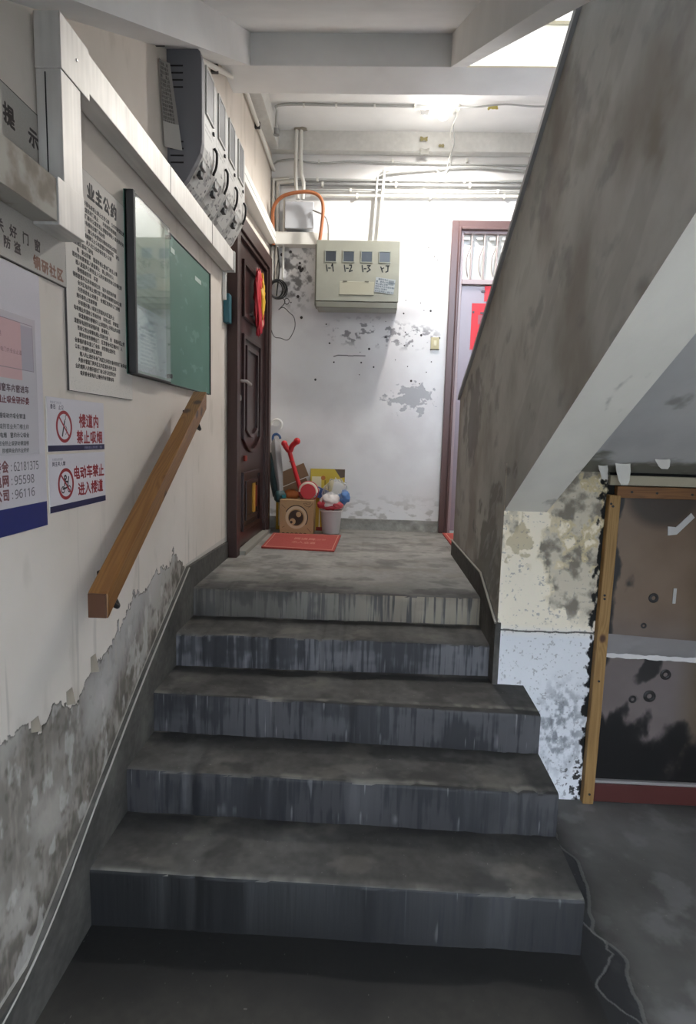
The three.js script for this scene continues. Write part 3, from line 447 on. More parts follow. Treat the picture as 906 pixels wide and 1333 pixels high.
// glazed notice case beside the rules board
{
  const t = thing('notice_case', 'shallow glass fronted notice case with a bare green board half', 'notice case', [WX + 0.0065, 1.745, 2.062]), H = 0.6, Ld = 1.04;
  part('back_board', [bx(0, 0.01, 0, H, 0, Ld, 0.001)], std({ map: rep(pixels(256, 256, (u, v) => { const n = fbm(u * 5, v * 5, 901, 4), s = sstep(fbm(u * 16, v * 16, 907, 3), 0.7, 0.78); return mix3([0.27 + n * 0.06, 0.44 + n * 0.06, 0.385 + n * 0.06], [0.62, 0.72, 0.69], s * 0.25); })), roughness: 0.5 }), t, 'dull green backing');
  part('frame', [bx(0, 0.034, 0, H, 0, 0.018, 0.003), bx(0, 0.028, 0, 0.008, 0, 0.38, 0.002), bx(0, 0.028, H - 0.008, H, 0, 0.38, 0.002), bx(0, 0.014, 0, 0.004, 0.38, Ld, 0.001), bx(0, 0.014, H - 0.005, H, 0.38, Ld, 0.001), bx(0, 0.016, 0, H, Ld - 0.006, Ld, 0.001)], darkGrey, t);
  const sh = part('paper_sheet', [uvBy(bx(0.0105, 0.0125, 0.02, 0.59, 0.02, 0.37, 0.0005), (x, y, d) => [clamp((d - 0.02) / 0.35), clamp((y - 0.02) / 0.57)])], std({ map: canvasTex(500, 820, (x, w, h) => {
    x.fillStyle = '#a9b0ab'; x.fillRect(0, 0, w, h); x.fillStyle = '#8f9c96'; x.fillRect(0, h * 0.24, w, h * 0.36); x.fillStyle = '#a3afba'; x.fillRect(0, h * 0.6, w, h); grain(x, w, h, 0.07, 4);
    for (let k = 0; k < 9; k++) smallPrint(x, 60, h * 0.32 + k * 34, R(150, 380), 18, 'rgba(70,84,80,.55)', 1.6); x.fillStyle = '#b8c3cc'; x.beginPath(); x.moveTo(10, h * 0.63); x.lineTo(120, h * 0.62); x.lineTo(330, h * 0.72); x.lineTo(380, h * 0.97); x.lineTo(40, h * 0.96); x.fill();
    for (let k = 0; k < 10; k++) smallPrint(x, 110, h * 0.72 + k * 20, R(120, 240), 12, 'rgba(80,96,110,.6)', 1.2); x.fillStyle = 'rgba(50,54,52,.5)'; for (let k = 0; k < 400; k++) x.fillRect(R(0, w), h - R(0, 50), R(1, 6), R(1, 4)); }), roughness: 0.6 }), t, 'grey dusty notice sheets');
  part('glass_pane', [bx(0.026, 0.029, 0.006, H - 0.006, 0.016, 0.375, 0)], new THREE.MeshPhysicalMaterial({ color: '#eef4f1', transmission: 0.92, thickness: 0, roughness: 0.03, ior: 1.45 }), t);
  for (const y of [0.03, H - 0.03]) part('clip', [cyl(0.02, y, 0.385, 0.009, 0.009, 0.02, 'x', 14)], black, t);
  for (const [y, d, l] of [[0.53, 0.44, 0.05], [0.505, 0.78, 0.10]]) part('tape_scrap', [bx(0.0105, 0.0118, y, y + 0.02, d, d + l, 0.0004).rotateX(0)], plain('#b5c6bd', 0.4), t);
  const fl = thing('pink_flyer', 'small pink paper slip hanging on the green board', 'paper', [WX + 0.0125, 2.06, 2.455]);
  part('sheet', [extrudeX([[0, 0.14], [0.03, 0.10], [0.175, 0.004], [0.15, 0], [0.02, 0.008]], 0, 0.0015)], plain('#c99aa0', 0.8), fl);
}

for (const [d, y, l, label] of [[1.753, 0.81, 0.05, 'dark edged paint curl on the left wall, nearest the handrail end'], [1.6, 0.775, 0.04, 'middle paint curl standing off the ragged edge of the left wall'], [1.42, 0.785, 0.03, 'small paint curl on the left wall, nearest the camera']]) {
  const o = thing('wall_paint_curl', label, 'paint flake', [WX, y, d], 0, 'paint curls on the left wall'), g = new THREE.PlaneGeometry(0.035, l, 6, 8), p = g.attributes.position;
  for (let i = 0; i < p.count; i++) { const u = p.getX(i) / 0.035 + 0.5, v = p.getY(i) / l + 0.5; p.setXYZ(i, 0.001 + 0.022 * (1 - v) * u, l * v - 0.01, -u * 0.035 * (0.3 + 0.7 * v)); } g.computeVertexNormals(); part('curl', g, std({ color: '#8d8375', roughness: 0.95, side: THREE.DoubleSide }), o);
}
// wooden handrail
{
  const t = thing('handrail', 'short varnished square timber handrail sloping up the left wall', 'handrail', [-0.775, 1.10, 1.6]);
  const dd = 1.03, rise = 0.628, hh = 0.074;
  part('rail', uvBy(extrudeX([[0.003, -0.003], [0, -hh + 0.002], [0.004, -hh + 0.001], [dd, rise - hh], [dd, rise], [0.008, 0.002]], 0.003, 0.055, { bevel: 0.003 }), (x, y, d, nx, ny, nz) => [Math.abs(nx) > 0.6 ? (y - d * 0.61) * 6 : x * 6, d * 0.9]), railWood, t);
  part('end_grain', [bx(0.003, 0.055, -hh + 0.002, -0.002, -0.0045, 0.001, 0.002)], plain('#4f2f1a', 0.5), t, 'darker stained end');
  for (const s of [0.07, 0.93]) {
    const y = rise * s - hh, d = dd * s; part('bracket', [tube([[0.03, y + 0.012, d], [0.036, y - 0.02, d + 0.01], [0.036, y - 0.042, d + 0.04], [0.02, y - 0.04, d + 0.075], [-0.03, y - 0.01, d + 0.13], [-0.066, y + 0.01, d + 0.16]], 0.0075, 30, 8), bx(-0.07, -0.063, y - 0.02, y + 0.04, d + 0.14, d + 0.18, 0.002)], black, t, 'black iron bracket');
  }
}

// electric meter box
{
  const d0 = 2.53, d1 = 3.36, t = thing('electric_meter_box', 'long grey plastic electric meter box high on the left wall above the duct', 'meter box', [WX, 2.545, d0]), Y = 2.545, N = 4, pitch = (d1 - d0) / N;
  const prof = [[0, 0], [0.062, 0], [0.078, 0.018], [0.108, 0.07], [0.134, 0.12], [0.141, 0.16], [0.141, 0.46], [0.134, 0.492], [0.118, 0.506], [0.09, 0.516], [0, 0.522]];
  part('case', extrudeD(prof, 0, 0.03, { bevel: 0.003 }), plain('#77767a', 0.6), t, 'dark grey end cover');
  const front = prof.map(([x, y]) => [x * 0.985, y * 0.994 + 0.001]);
  const frontTex = canvasTex(1024, 512, (x, w, h) => {
    x.fillStyle = '#c6c4be'; x.fillRect(0, 0, w, h); grain(x, w, h, 0.04, 3);
    for (let k = 0; k < 4; k++) { const X = k * 256; x.fillStyle = '#9a9894'; for (let i = 0; i < 26; i++) x.fillRect(X + R(12, 220), h - R(10, 175), R(8, 42), R(6, 22)); x.fillStyle = '#5c5b59'; for (let i = 0; i < 12; i++) x.fillRect(X + R(12, 230), h - R(10, 160), R(5, 26), R(4, 12)); x.fillStyle = '#cbc9c3'; for (let i = 0; i < 12; i++) x.fillRect(X + R(12, 220), h - R(10, 210), R(10, 34), R(5, 16)); smallPrint(x, X + 30, h - 250, 160, 12, '#77756f', 1.4); smallPrint(x, X + 30, h - 232, 120, 12, '#77756f', 1.4); }
  });
  const slope = [[0.062, 0], [0.078, 0.018], [0.108, 0.07], [0.134, 0.12], [0.141, 0.16]];
  for (let k = 0; k < N; k++) {
    const a = 0.03 + k * (d1 - d0 - 0.03) / N, b = 0.03 + (k + 1) * (d1 - d0 - 0.03) / N - 0.004, g = extrudeD(front, a, b, { bevel: 0.002 });
    uvBy(g, (x, y, d) => [(k + clamp((d - a) / (b - a), 0.01, 0.99)) / 4, clamp(y / 0.522, 0.005, 0.995)]);
    const u = part('meter_unit', g, std({ map: frontTex, roughness: 0.5 }), t);
    part('window', [bx(0.1385, 0.144, 0.30, 0.465, a + 0.03, a + 0.135, 0.003)], plain('#8b8c8e', 0.25), u);
    part('window_frame', [bx(0.1385, 0.146, 0.29, 0.30, a + 0.022, a + 0.143, 0.002), bx(0.1385, 0.146, 0.465, 0.474, a + 0.022, a + 0.143, 0.002), bx(0.1385, 0.146, 0.30, 0.465, a + 0.022, a + 0.03, 0.002), bx(0.1385, 0.146, 0.30, 0.465, a + 0.135, a + 0.143, 0.002)], plain('#c2c0ba', 0.5), u);
    part('latch', [tube([[0.143, 0.215, a + 0.15], [0.15, 0.20, a + 0.165], [0.148, 0.15, a + 0.165], [0.136, 0.11, a + 0.158]], 0.006, 16, 6)], black, u);
    part('switch_lever', [bx(0.098, 0.118, 0.055, 0.078, a + 0.03, a + 0.07, 0.004)], darkGrey, u);
    part('breaker_cover', [bx(0.112, 0.128, 0.085, 0.12, a + 0.02, a + 0.075, 0.003)], plain('#8f8e8b', 0.4), u);
    part('wire_seal', [bx(0.139, 0.146, 0.262, 0.275, a + 0.135, a + 0.15, 0.002)], darkGrey, u);
  }
  for (let i = 0; i < 4; i++) { part('vent_slot', [bx(0.012, 0.066, 0.435 - i * 0.026, 0.441 - i * 0.026, -0.004, 0.001, 0.001)], black, t); part('vent_slot', [bx(0.012, 0.066, 0.155 - i * 0.026, 0.161 - i * 0.026, -0.004, 0.001, 0.001)], black, t); }
}
{ // curled paper behind the meter box
  const t = thing('torn_paper', 'curled strip of torn printed paper behind the electric meter box', 'paper', [WX, 2.66, 2.40]);
  const g = new THREE.PlaneGeometry(0.12, 0.36, 6, 14), p = g.attributes.position; for (let i = 0; i < p.count; i++) { const u = p.getX(i) / 0.12 + 0.5, v = p.getY(i) / 0.36 + 0.5; p.setXYZ(i, 0.008 + 0.03 * u * u + 0.03 * (1 - v) * u, v * 0.29, -(0.02 + u * 0.035 + (1 - v) * 0.05)); } g.computeVertexNormals();
  part('sheet', g, std({ map: canvasTex(128, 384, (x, w, h) => { x.fillStyle = '#8d8882'; x.fillRect(0, 0, w, h); for (let k = 0; k < 16; k++) smallPrint(x, 10, 8 + k * 18, 90, 15, '#4b4743', 2); x.fillStyle = '#b2ada5'; x.fillRect(0, h * 0.7, w, h); }), side: THREE.DoubleSide, roughness: 0.8 }), t);
  const s = thing('wall_clip', 'small dark metal clip on the left wall above the duct', 'clip', [WX, 2.55, 2.13]); part('plate', [bx(0, 0.02, 0, 0.05, 0, 0.035, 0.002)], darkGrey, s); part('tongue', [bx(0.004, 0.012, -0.03, 0.01, 0.03, 0.06, 0.002)], plain('#b9b4aa', 0.7), s);
}
// conduit under the flight, along the left wall
{
  const t = thing('wall_conduit', 'thin white conduit climbing under the flight along the left wall', 'conduit', [-0.82, 2.48, 1.38]);
  const P = (d, y, x = wallX(d) + 0.022) => [x + 0.82, y - 2.48, d - 1.38];
  part('conduit', [pipe([P(0.75, 2.16), P(1.71, 2.675), P(2.44, 3.02), P(3.69, 3.565), P(3.87, 3.60), P(4.745, 3.52)], 0.013)], whitePvc, t);
  for (const [d, y] of [[1.9, 2.765], [2.4, 3.0], [3.2, 3.35], [4.2, 3.57]]) part('saddle', [bx(wallX(d) + 0.82, wallX(d) + 0.82 + 0.036, y - 2.48 - 0.02, y - 2.48 + 0.02, d - 1.39, d - 1.37, 0.003)], darkGrey, t);
}
// white trunking: along the left wall above the door, then on the back wall to the fuse box
{
  const t = thing('wall_trunking', 'white painted trunking above the left door turning along the back wall', 'trunking', [-0.8, 2.972, 4.6]);
  part('side_run', boxUV(bx(-0.04, 0.05, 0, 0.09, -1.05, 0.15, 0.003)), white, t); part('back_run', boxUV(bx(-0.02, 0.46, 0, 0.09, 0.08, 0.17, 0.003)), white, t);
  part('cover_seam', [bx(0.05, 0.0515, 0.04, 0.043, -1.05, 0.08, 0)], greyPvc, t);
}
// left door
{
  const dS = 3.515, t = thing('left_door', 'dark red brown moulded metal door on the left of the landing', 'door', [wallX(dS) + 0.004, YL, dS], TURN), Wd = 1.0, H = 2.01;
  const leafM = std({ map: rep(pixels(256, 512, (u, v) => { const n = fbm(u * 5, v * 9, 921, 5), f = vn(u * 90, v * 4, 925); return mix3([0.235, 0.14, 0.13], [0.155, 0.09, 0.088], n * 0.7 + f * 0.3); })), roughness: 0.3 });
  const frM = plain('#3b2622', 0.4);
  part('frame', [bx(0, 0.06, 0, H, 0, 0.075, 0.004), bx(0, 0.06, 0, H, Wd - 0.07, Wd, 0.004), bx(0, 0.06, H - 0.085, H, 0.075, Wd - 0.07, 0.004), bx(0, 0.045, 0, H - 0.09, 0.075, 0.10, 0.003), bx(0, 0.045, 0, H - 0.09, Wd - 0.095, Wd - 0.07, 0.003), bx(0, 0.045, H - 0.11, H - 0.085, 0.10, Wd - 0.095, 0.003)], frM, t);
  const leaf = part('leaf', [bx(0, 0.024, 0.01, H - 0.11, 0.10, Wd - 0.095, 0.002)], leafM, t);
  const ring = (d0, d1, y0, y1, w, arch) => { const o = [[d0, y1], [d1, y1], [d1, y0 + arch]]; for (let i = 1; i < 8; i++) o.push([lerp(d1, d0, i / 8), y0 + arch - Math.sin((i / 8) * Math.PI) * arch]); o.push([d0, y0 + arch]); const c = [(d0 + d1) / 2, (y0 + y1) / 2], s = shapeOf(o); s.holes.push(new THREE.Path(o.map(([a, b]) => new THREE.Vector2(c[0] + (a - c[0]) * (1 - 2 * w / (d1 - d0)), c[1] + (b - c[1]) * (1 - 2 * w / (y1 - y0)))))); return extrudeX(s, 0.022, 0.036, { bevel: 0.004 }); };
  for (const [d0, d1, y0, y1, a] of [[0.25, 0.75, 0.62, 1.36, 0.09], [0.33, 0.67, 0.72, 1.30, 0.05], [0.25, 0.75, 0.12, 0.50, 0.0], [0.33, 0.67, 0.18, 0.44, 0.0], [0.25, 0.75, 1.46, 1.80, 0]]) part('moulding', [ring(d0, d1, y0, y1, 0.022, a)], leafM, leaf);
  part('lock_plate', [bx(0.022, 0.034, 0.93, 1.14, 0.115, 0.165, 0.006)], steel, t); part('handle', [tube([[0.03, 1.06, 0.14], [0.075, 1.06, 0.14], [0.08, 1.058, 0.16], [0.08, 1.05, 0.25]], 0.010, 20, 10)], steel, t, 'chrome lever handle');
  part('lock_cylinder', [cyl(0.04, 0.96, 0.14, 0.017, 0.017, 0.016, 'x')], steel, t);
  part('peephole', [cyl(0.03, 1.52, 0.5, 0.014, 0.014, 0.012, 'x')], steel, t); part('ring_pull', [bx(0.024, 0.03, 1.70, 1.78, 0.72, 0.77, 0.003)], plain('#8d8a88', 0.4), t);
  for (const [y, d, h, c] of [[0.21, 0.55, 0.22, '#b98a2c'], [0.24, 0.63, 0.15, '#8e3a20'], [0.57, 0.3, 0.035, '#8e3226']]) part('sticker', [bx(0.0245, 0.0375, y, y + h, d, d + 0.05, 0.002)], plain(c, 0.6), t);
  const s = thing('door_sill', 'low concrete sill in front of the dark left door', 'sill', [wallX(3.7) + 0.065, YL, 3.7]); part('sill', boxUV(bx(-0.03, 0.03, -0.01, 0.028, -0.1, 0.85, 0.008)), cementLight, s);
}
{ // ornament on the left door: red strips around a gold middle
  const t = thing('door_ornament', 'red and gold paper ornament hanging on the left door', 'ornament', [wallX(4.0) + 0.055, 2.24, 3.96], TURN);
  const blob = (cy, cd, ry, rd, bump, col, name) => { const g = new THREE.SphereGeometry(1, 22, 16), p = g.attributes.position; for (let i = 0; i < p.count; i++) { const x = p.getX(i), y = p.getY(i), z = p.getZ(i), n = 1 + (fbm(y * 4 + 9, Math.atan2(z, x) * 2 + 9, 931 + cy * 50, 3) - 0.5) * bump; p.setXYZ(i, x * 0.022 * n, y * ry * n, z * rd * n); } g.computeVertexNormals(); part(name, g.translate(0.012, cy, -cd), plain(col, 0.5), t); };
  blob(0.19, 0.06, 0.17, 0.05, 0.9, '#b3202a', 'red_paper'); blob(0.215, 0.12, 0.13, 0.04, 0.9, '#d3a52a', 'gold_paper'); t.children[1].position.x = 0.014; blob(0.30, 0.085, 0.07, 0.03, 0.9, '#c8302f', 'red_paper'); blob(0.07, 0.11, 0.10, 0.05, 1.0, '#b02736', 'red_paper'); blob(0.10, 0.16, 0.08, 0.03, 1.0, '#a81f2b', 'red_paper'); blob(0.05, 0.13, 0.05, 0.022, 0.8, '#d8b69a', 'cream_tassel');
  part('hook', [bx(-0.01, 0.006, 0.36, 0.39, 0.08, 0.1, 0.002)], steel, t);
}
{ // small teal case on the wall under the duct's end
  const t = thing('wall_key_case', 'small teal plastic case hanging under the duct end beside the left door', 'case', [wallX(3.47), 2.17, 3.44]);
  part('case', [bx(0, 0.035, 0, 0.16, 0, 0.06, 0.006)], plain('#2c5f69', 0.4), t); part('cable', [tube([[0.015, 0.16, 0.03], [0.015, 0.2, 0.03], [0.012, 0.26, 0.02]], 0.004, 10, 6)], black, t); part('white_strip', [bx(0, 0.02, 0.12, 0.30, -0.02, -0.005, 0.002)], white, t);
}

// ---- back wall
{ // grey fuse box with four windows
  const t = thing('fuse_box', 'wide grey green metal meter cabinet with four small windows on the back wall', 'electric cabinet', [-0.43, 2.50, 4.77]), W = 0.612, H = 0.475;
  const paint = std({ map: rep(pixels(256, 256, (u, v) => { const n = fbm(u * 4, v * 4, 941, 5); return [0.60 + (n - 0.5) * 0.07, 0.60 + (n - 0.5) * 0.07, 0.55 + (n - 0.5) * 0.06]; })), roughness: 0.5 });
  part('body', [bx(0.005, W - 0.005, 0, H - 0.005, -0.175, 0.0, 0.004)], paint, t);
  const door = part('door', [bx(0, W, 0.045, H, -0.195, -0.178, 0.004)], paint, t);
  for (let k = 0; k < 4; k++) { const x0 = 0.068 + k * 0.132; part('window', [bx(x0, x0 + 0.075, 0.325, 0.395, -0.1975, -0.194, 0.001)], plain(['#44494f', '#4d545c', '#5a626b', '#69717a'][k], 0.15), door); part('window_rim', [bx(x0 - 0.007, x0 + 0.082, 0.395, 0.402, -0.199, -0.194, 0.001), bx(x0 - 0.007, x0 + 0.082, 0.318, 0.325, -0.199, -0.194, 0.001), bx(x0 - 0.007, x0, 0.325, 0.395, -0.199, -0.194, 0.001), bx(x0 + 0.075, x0 + 0.082, 0.325, 0.395, -0.199, -0.194, 0.001)], plain('#8d9086', 0.5), door); }
  part('hatch', [bx(0.175, 0.43, 0.092, 0.185, -0.1965, -0.193, 0.002)], plain('#aca996', 0.5), door); part('hatch_hinge', [bx(0.20, 0.23, 0.182, 0.19, -0.199, -0.195, 0.001), bx(0.36, 0.39, 0.182, 0.19, -0.199, -0.195, 0.001), bx(0.17, 0.43, 0.088, 0.091, -0.198, -0.194, 0)], plain('#6b685c', 0.6), door);
  [[0.075, '0,0 1,6;2,3 4,3;6,-1 7,6;5,1 6,-1'], [0.207, '0,0 1,6;2,3 4,3;5,0 7,0 7,2 5,6 8,5'], [0.338, '0,0 1,6;2,3 4,3;5,0 8,0 6,2 8,4 5,6'], [0.475, '0,1 2,6;1,3 3,2;5,0 8,0;7,0 7,5 5,6']].forEach(([X, str]) => { // hand-painted 1-1, 1-2, 1-3, 1J
    const o = [], ln = (x0, y0, x1, y1) => { const g = new THREE.BoxGeometry(Math.hypot(x1 - x0, y1 - y0) + 0.005, 0.008, 0.0016); g.rotateZ(Math.atan2(y1 - y0, x1 - x0)); o.push(g.translate((x0 + x1) / 2, (y0 + y1) / 2, 0.1955)); };
    str.split(';').forEach((q) => { const v = q.split(' ').map((r) => r.split(',').map(Number)); for (let i = 1; i < v.length; i++) ln(X + v[i - 1][0] * 0.0075, 0.3 - v[i - 1][1] * 0.0075, X + v[i][0] * 0.0075, 0.3 - v[i][1] * 0.0075); });
    part('number_mark', o, plain('#34383b', 0.8), door);
  });
  part('sticker', uvBy(bx(0, 0.145, 0, 0.105, -0.001, 0.001, 0), (x, y) => [x / 0.145, y / 0.105]).rotateZ(-0.12).translate(0.43, 0.115, 0.197), std({ map: canvasTex(256, 192, (x, w, h) => { x.fillStyle = '#9ea4a6'; x.fillRect(0, 0, w, h); for (let k = 0; k < 6; k++) { smallPrint(x, 8, 8 + k * 31, k % 2 ? 240 : 150, 24, '#5a646e', 3.4); } x.fillStyle = 'rgba(80,90,100,.5)'; x.fillRect(170, 20, 70, 60); }), roughness: 0.6 }), door, 'torn blue grey printed sticker');
  part('bottom_flap', [bx(0.004, W - 0.012, 0.0, 0.042, -0.192, -0.17, 0.003)], plain('#7c7b70', 0.5), t); part('hinge_side', [bx(-0.012, 0.004, 0.02, 0.46, -0.15, -0.02, 0.002)], plain('#86867c', 0.5), t);
}
{ // junction box with two tubes from the ceiling
  const t = thing('junction_box', 'small light grey plastic junction box above the trunking', 'junction box', [-0.675, 3.085, 4.77]);
  part('body', [bx(0, 0.205, 0, 0.18, -0.09, 0, 0.006)], plain('#b9bcc2', 0.45), t); part('lid', [bx(-0.005, 0.21, -0.005, 0.185, -0.108, -0.092, 0.006)], plain('#c6c9ce', 0.4), t); for (const x of [0.07, 0.115]) part('gland', cyl(x, 0.192, -0.05, 0.012, 0.012, 0.02), greyPvc, t);
}
{ // pipes
  const pipes = [['two white tubes dropping from the ceiling to the junction box', [[[-0.60, 3.80, 4.73], [-0.605, 3.5, 4.735], [-0.60, 3.38, 4.73], [-0.585, 3.29, 4.73]], [[-0.57, 3.80, 4.73], [-0.565, 3.5, 4.735], [-0.545, 3.40, 4.73], [-0.55, 3.29, 4.73]]], 0.014]];
  const t = thing('drop_tube', pipes[0][0], 'conduit', [-0.58, 3.3, 4.68]); for (const l of pipes[0][1]) part('tube', [tube(l.map(([x, y, d]) => [x + 0.58, Math.min(y, 3.785) - 3.3, d - 4.735]), 0.014, 24, 10)], whitePvc, t);
  part('hole_plaster', ((() => { const g = new THREE.SphereGeometry(0.05, 16, 10), p = g.attributes.position; for (let i = 0; i < p.count; i++) { const n = 1 + (fbm(p.getX(i) * 40 + 5, p.getZ(i) * 40 + 5, 951, 3) - 0.5) * 0.9; p.setXYZ(i, p.getX(i) * n, p.getY(i) * 0.25, p.getZ(i) * n * 0.6); } g.computeVertexNormals(); return [g.translate(0, 0.478, 0.0)]; })()), plain('#8d867a', 0.95), t);
  const runs = [
    ['cable_run', 'grey cable sagging along the back wall just under the beam', [[-0.79, 3.52], [-0.77, 3.58], [-0.62, 3.60], [-0.55, 3.585], [-0.4, 3.575], [-0.2, 3.59], [0.2, 3.585], [0.6, 3.58], [1.2, 3.575], [1.7, 3.57]], 0.007, greyPvc],
    ['wall_pipe', 'grey conduit on the back wall, uppermost of the four long ones', [[-0.80, 3.455], [1.74, 3.47]], 0.010, greyPvc],
    ['wall_pipe', 'dark joined conduit on the back wall, second of four from the top', [[-0.76, 3.425], [1.74, 3.435]], 0.012, plain('#8f8f8e', 0.5)],
    ['wall_pipe', 'thin conduit on the back wall, third of four from the top', [[-0.55, 3.385], [1.74, 3.40]], 0.008, greyPvc],
    ['wall_pipe', 'white conduit on the back wall, lowest of the four long ones', [[-0.50, 3.345], [1.74, 3.365]], 0.011, whitePvc],
  ];
  for (const [n, label, l, r, m] of runs) { const o = thing(n, label, 'conduit', [l[0][0], l[0][1], 4.75], 0, n === 'wall_pipe' ? 'long conduits across the back wall' : undefined), q = l.map(([x, y]) => [x - l[0][0], y - l[0][1], 0]); part('tube', n === 'cable_run' ? [tube(q, r, 60, 6)] : [pipe(q, r)], m, o); for (let x = 0.35; x < 2.2; x += 0.55) part('clip', [bx(x - 0.008, x + 0.008, (q[q.length - 1][1] - q[0][1]) * x / 2.5 - r - 0.006 + (n === 'cable_run' ? 0.06 : 0), (q[q.length - 1][1] - q[0][1]) * x / 2.5 + r + 0.004 + (n === 'cable_run' ? 0.06 : 0), -r - 0.003, 0.02, 0.002)], whitePvc, o); }
  const v = thing('riser_conduit', 'pair of thin white conduits bending down into the meter cabinet', 'conduit', [0.02, 2.98, 4.745]);
  part('tube', [pipe([[-0.005, -0.02, 0], [0.015, 0.30, 0], [0.03, 0.545, 0], [0.16, 0.55, 0]], 0.011)], whitePvc, v); part('tube', [tube([[-0.05, -0.02, 0], [-0.03, 0.3, 0], [-0.02, 0.48, 0], [0.02, 0.52, 0], [0.3, 0.555, 0], [0.7, 0.58, 0], [1.1, 0.555, 0], [1.7, 0.53, 0]], 0.009, 60, 8)], greyPvc, v);
  const w = thing('corner_conduit', 'cluster of upright white conduits in the back left corner', 'conduit', [-0.76, 2.6, 4.74]);
  for (const [x, y0, y1, r] of [[-0.022, 0.1, 0.85, 0.011], [0.012, -0.02, 0.83, 0.014], [0.06, 0.12, 0.75, 0.009]]) part('tube', [pipe([[x, y0, 0], [x + 0.004, y1, 0], [x + 0.12, y1 + 0.012, 0]], r)], whitePvc, w);
  part('wire', [tube([[0.02, 0.36, -0.02], [0.035, 0.2, -0.02], [0.02, 0.05, -0.02], [0.01, -0.02, 0]], 0.005, 16, 6)], black, w);
  const oc = thing('orange_conduit', 'orange flexible conduit arching over the junction box', 'conduit', [-0.6, 3.065, 4.65]);
  part('tube', [tube([[-0.165, -0.1, 0.03], [-0.168, 0.05, 0.01], [-0.155, 0.15, -0.03], [-0.08, 0.215, -0.06], [0.06, 0.245, -0.06], [0.15, 0.238, -0.05], [0.195, 0.20, -0.05], [0.21, 0.14, -0.05], [0.205, 0.04, -0.05], [0.19, -0.086, -0.05]], 0.0125, 70, 10)], plain('#a8663f', 0.6), oc);
  part('tail_wire', [tube([[0.13, 0.14, 0.0], [0.21, 0.1, -0.02], [0.245, 0.04, -0.02], [0.25, -0.086, 0]], 0.006, 20, 6)], plain('#8f8c88', 0.6), oc);
}
{ // coil of black wire and its loose loop
  const t = thing('wire_coil', 'coil of black wire with a loose loop hanging in the back left corner', 'wire', [-0.735, 2.645, 4.70]);
  for (let k = 0; k < 5; k++) part('turn', [new THREE.TorusGeometry(0.052 + k * 0.004, 0.0042, 6, 40).scale(0.95 + k * 0.02, 1.12 - k * 0.02, 1).rotateY((k - 2) * 0.12).translate((k - 2) * 0.004, (k % 2) * 0.006, 0.004 * k)], plain('#2a2a2b', 0.6), t);
  const loop = []; for (let i = 0; i <= 22; i++) { const a = Math.PI * (0.62 - (i / 22) * 1.5); loop.push([0.045 + 0.095 * Math.cos(a), -0.255 + 0.115 * Math.sin(a) * (1 + 0.1 * Math.sin(i)), 0]); }
  part('loose_loop', [tube([[0.03, -0.05, 0], [0.06, -0.09, 0], ...loop], 0.0032, 60, 6)], plain('#4b4a4a', 0.6), t); part('wire_tail', [tube([[0.0, 0.06, 0], [-0.01, 0.14, 0.005], [0.005, 0.22, 0.0]], 0.004, 14, 6)], black, t); part('plug_loop', [new THREE.TorusGeometry(0.022, 0.003, 6, 20).scale(0.8, 1, 1).translate(0.075, -0.085, 0.01)], plain('#3d3d3d', 0.6), t);
}
{ const t = thing('light_switch', 'small yellowed wall switch left of the right door', 'switch', [0.484, 2.24, 4.77]); part('plate', [bx(-0.032, 0.032, 0, 0.088, -0.014, 0, 0.003)], plain('#b9ad86', 0.5), t); part('rocker', [bx(-0.012, 0.012, 0.024, 0.064, -0.02, -0.012, 0.003)], plain('#d2c9a8', 0.4), t); part('rim', [bx(-0.036, 0.036, -0.005, 0.0, -0.01, 0, 0.001)], plain('#5b5236', 0.6), t); }
{ // pale wire hook above the umbrella
  const t = thing('wall_hook', 'round pale plastic hook on the back wall above the umbrella', 'hook', [-0.735, 1.63, 4.765]); part('ring', [new THREE.TorusGeometry(0.04, 0.009, 8, 24, 4.2).rotateZ(-0.9).translate(0, 0, 0.012)], white, t); part('pad', [cyl(-0.01, 0.01, -0.006, 0.026, 0.026, 0.008, 'd')], white, t);
}
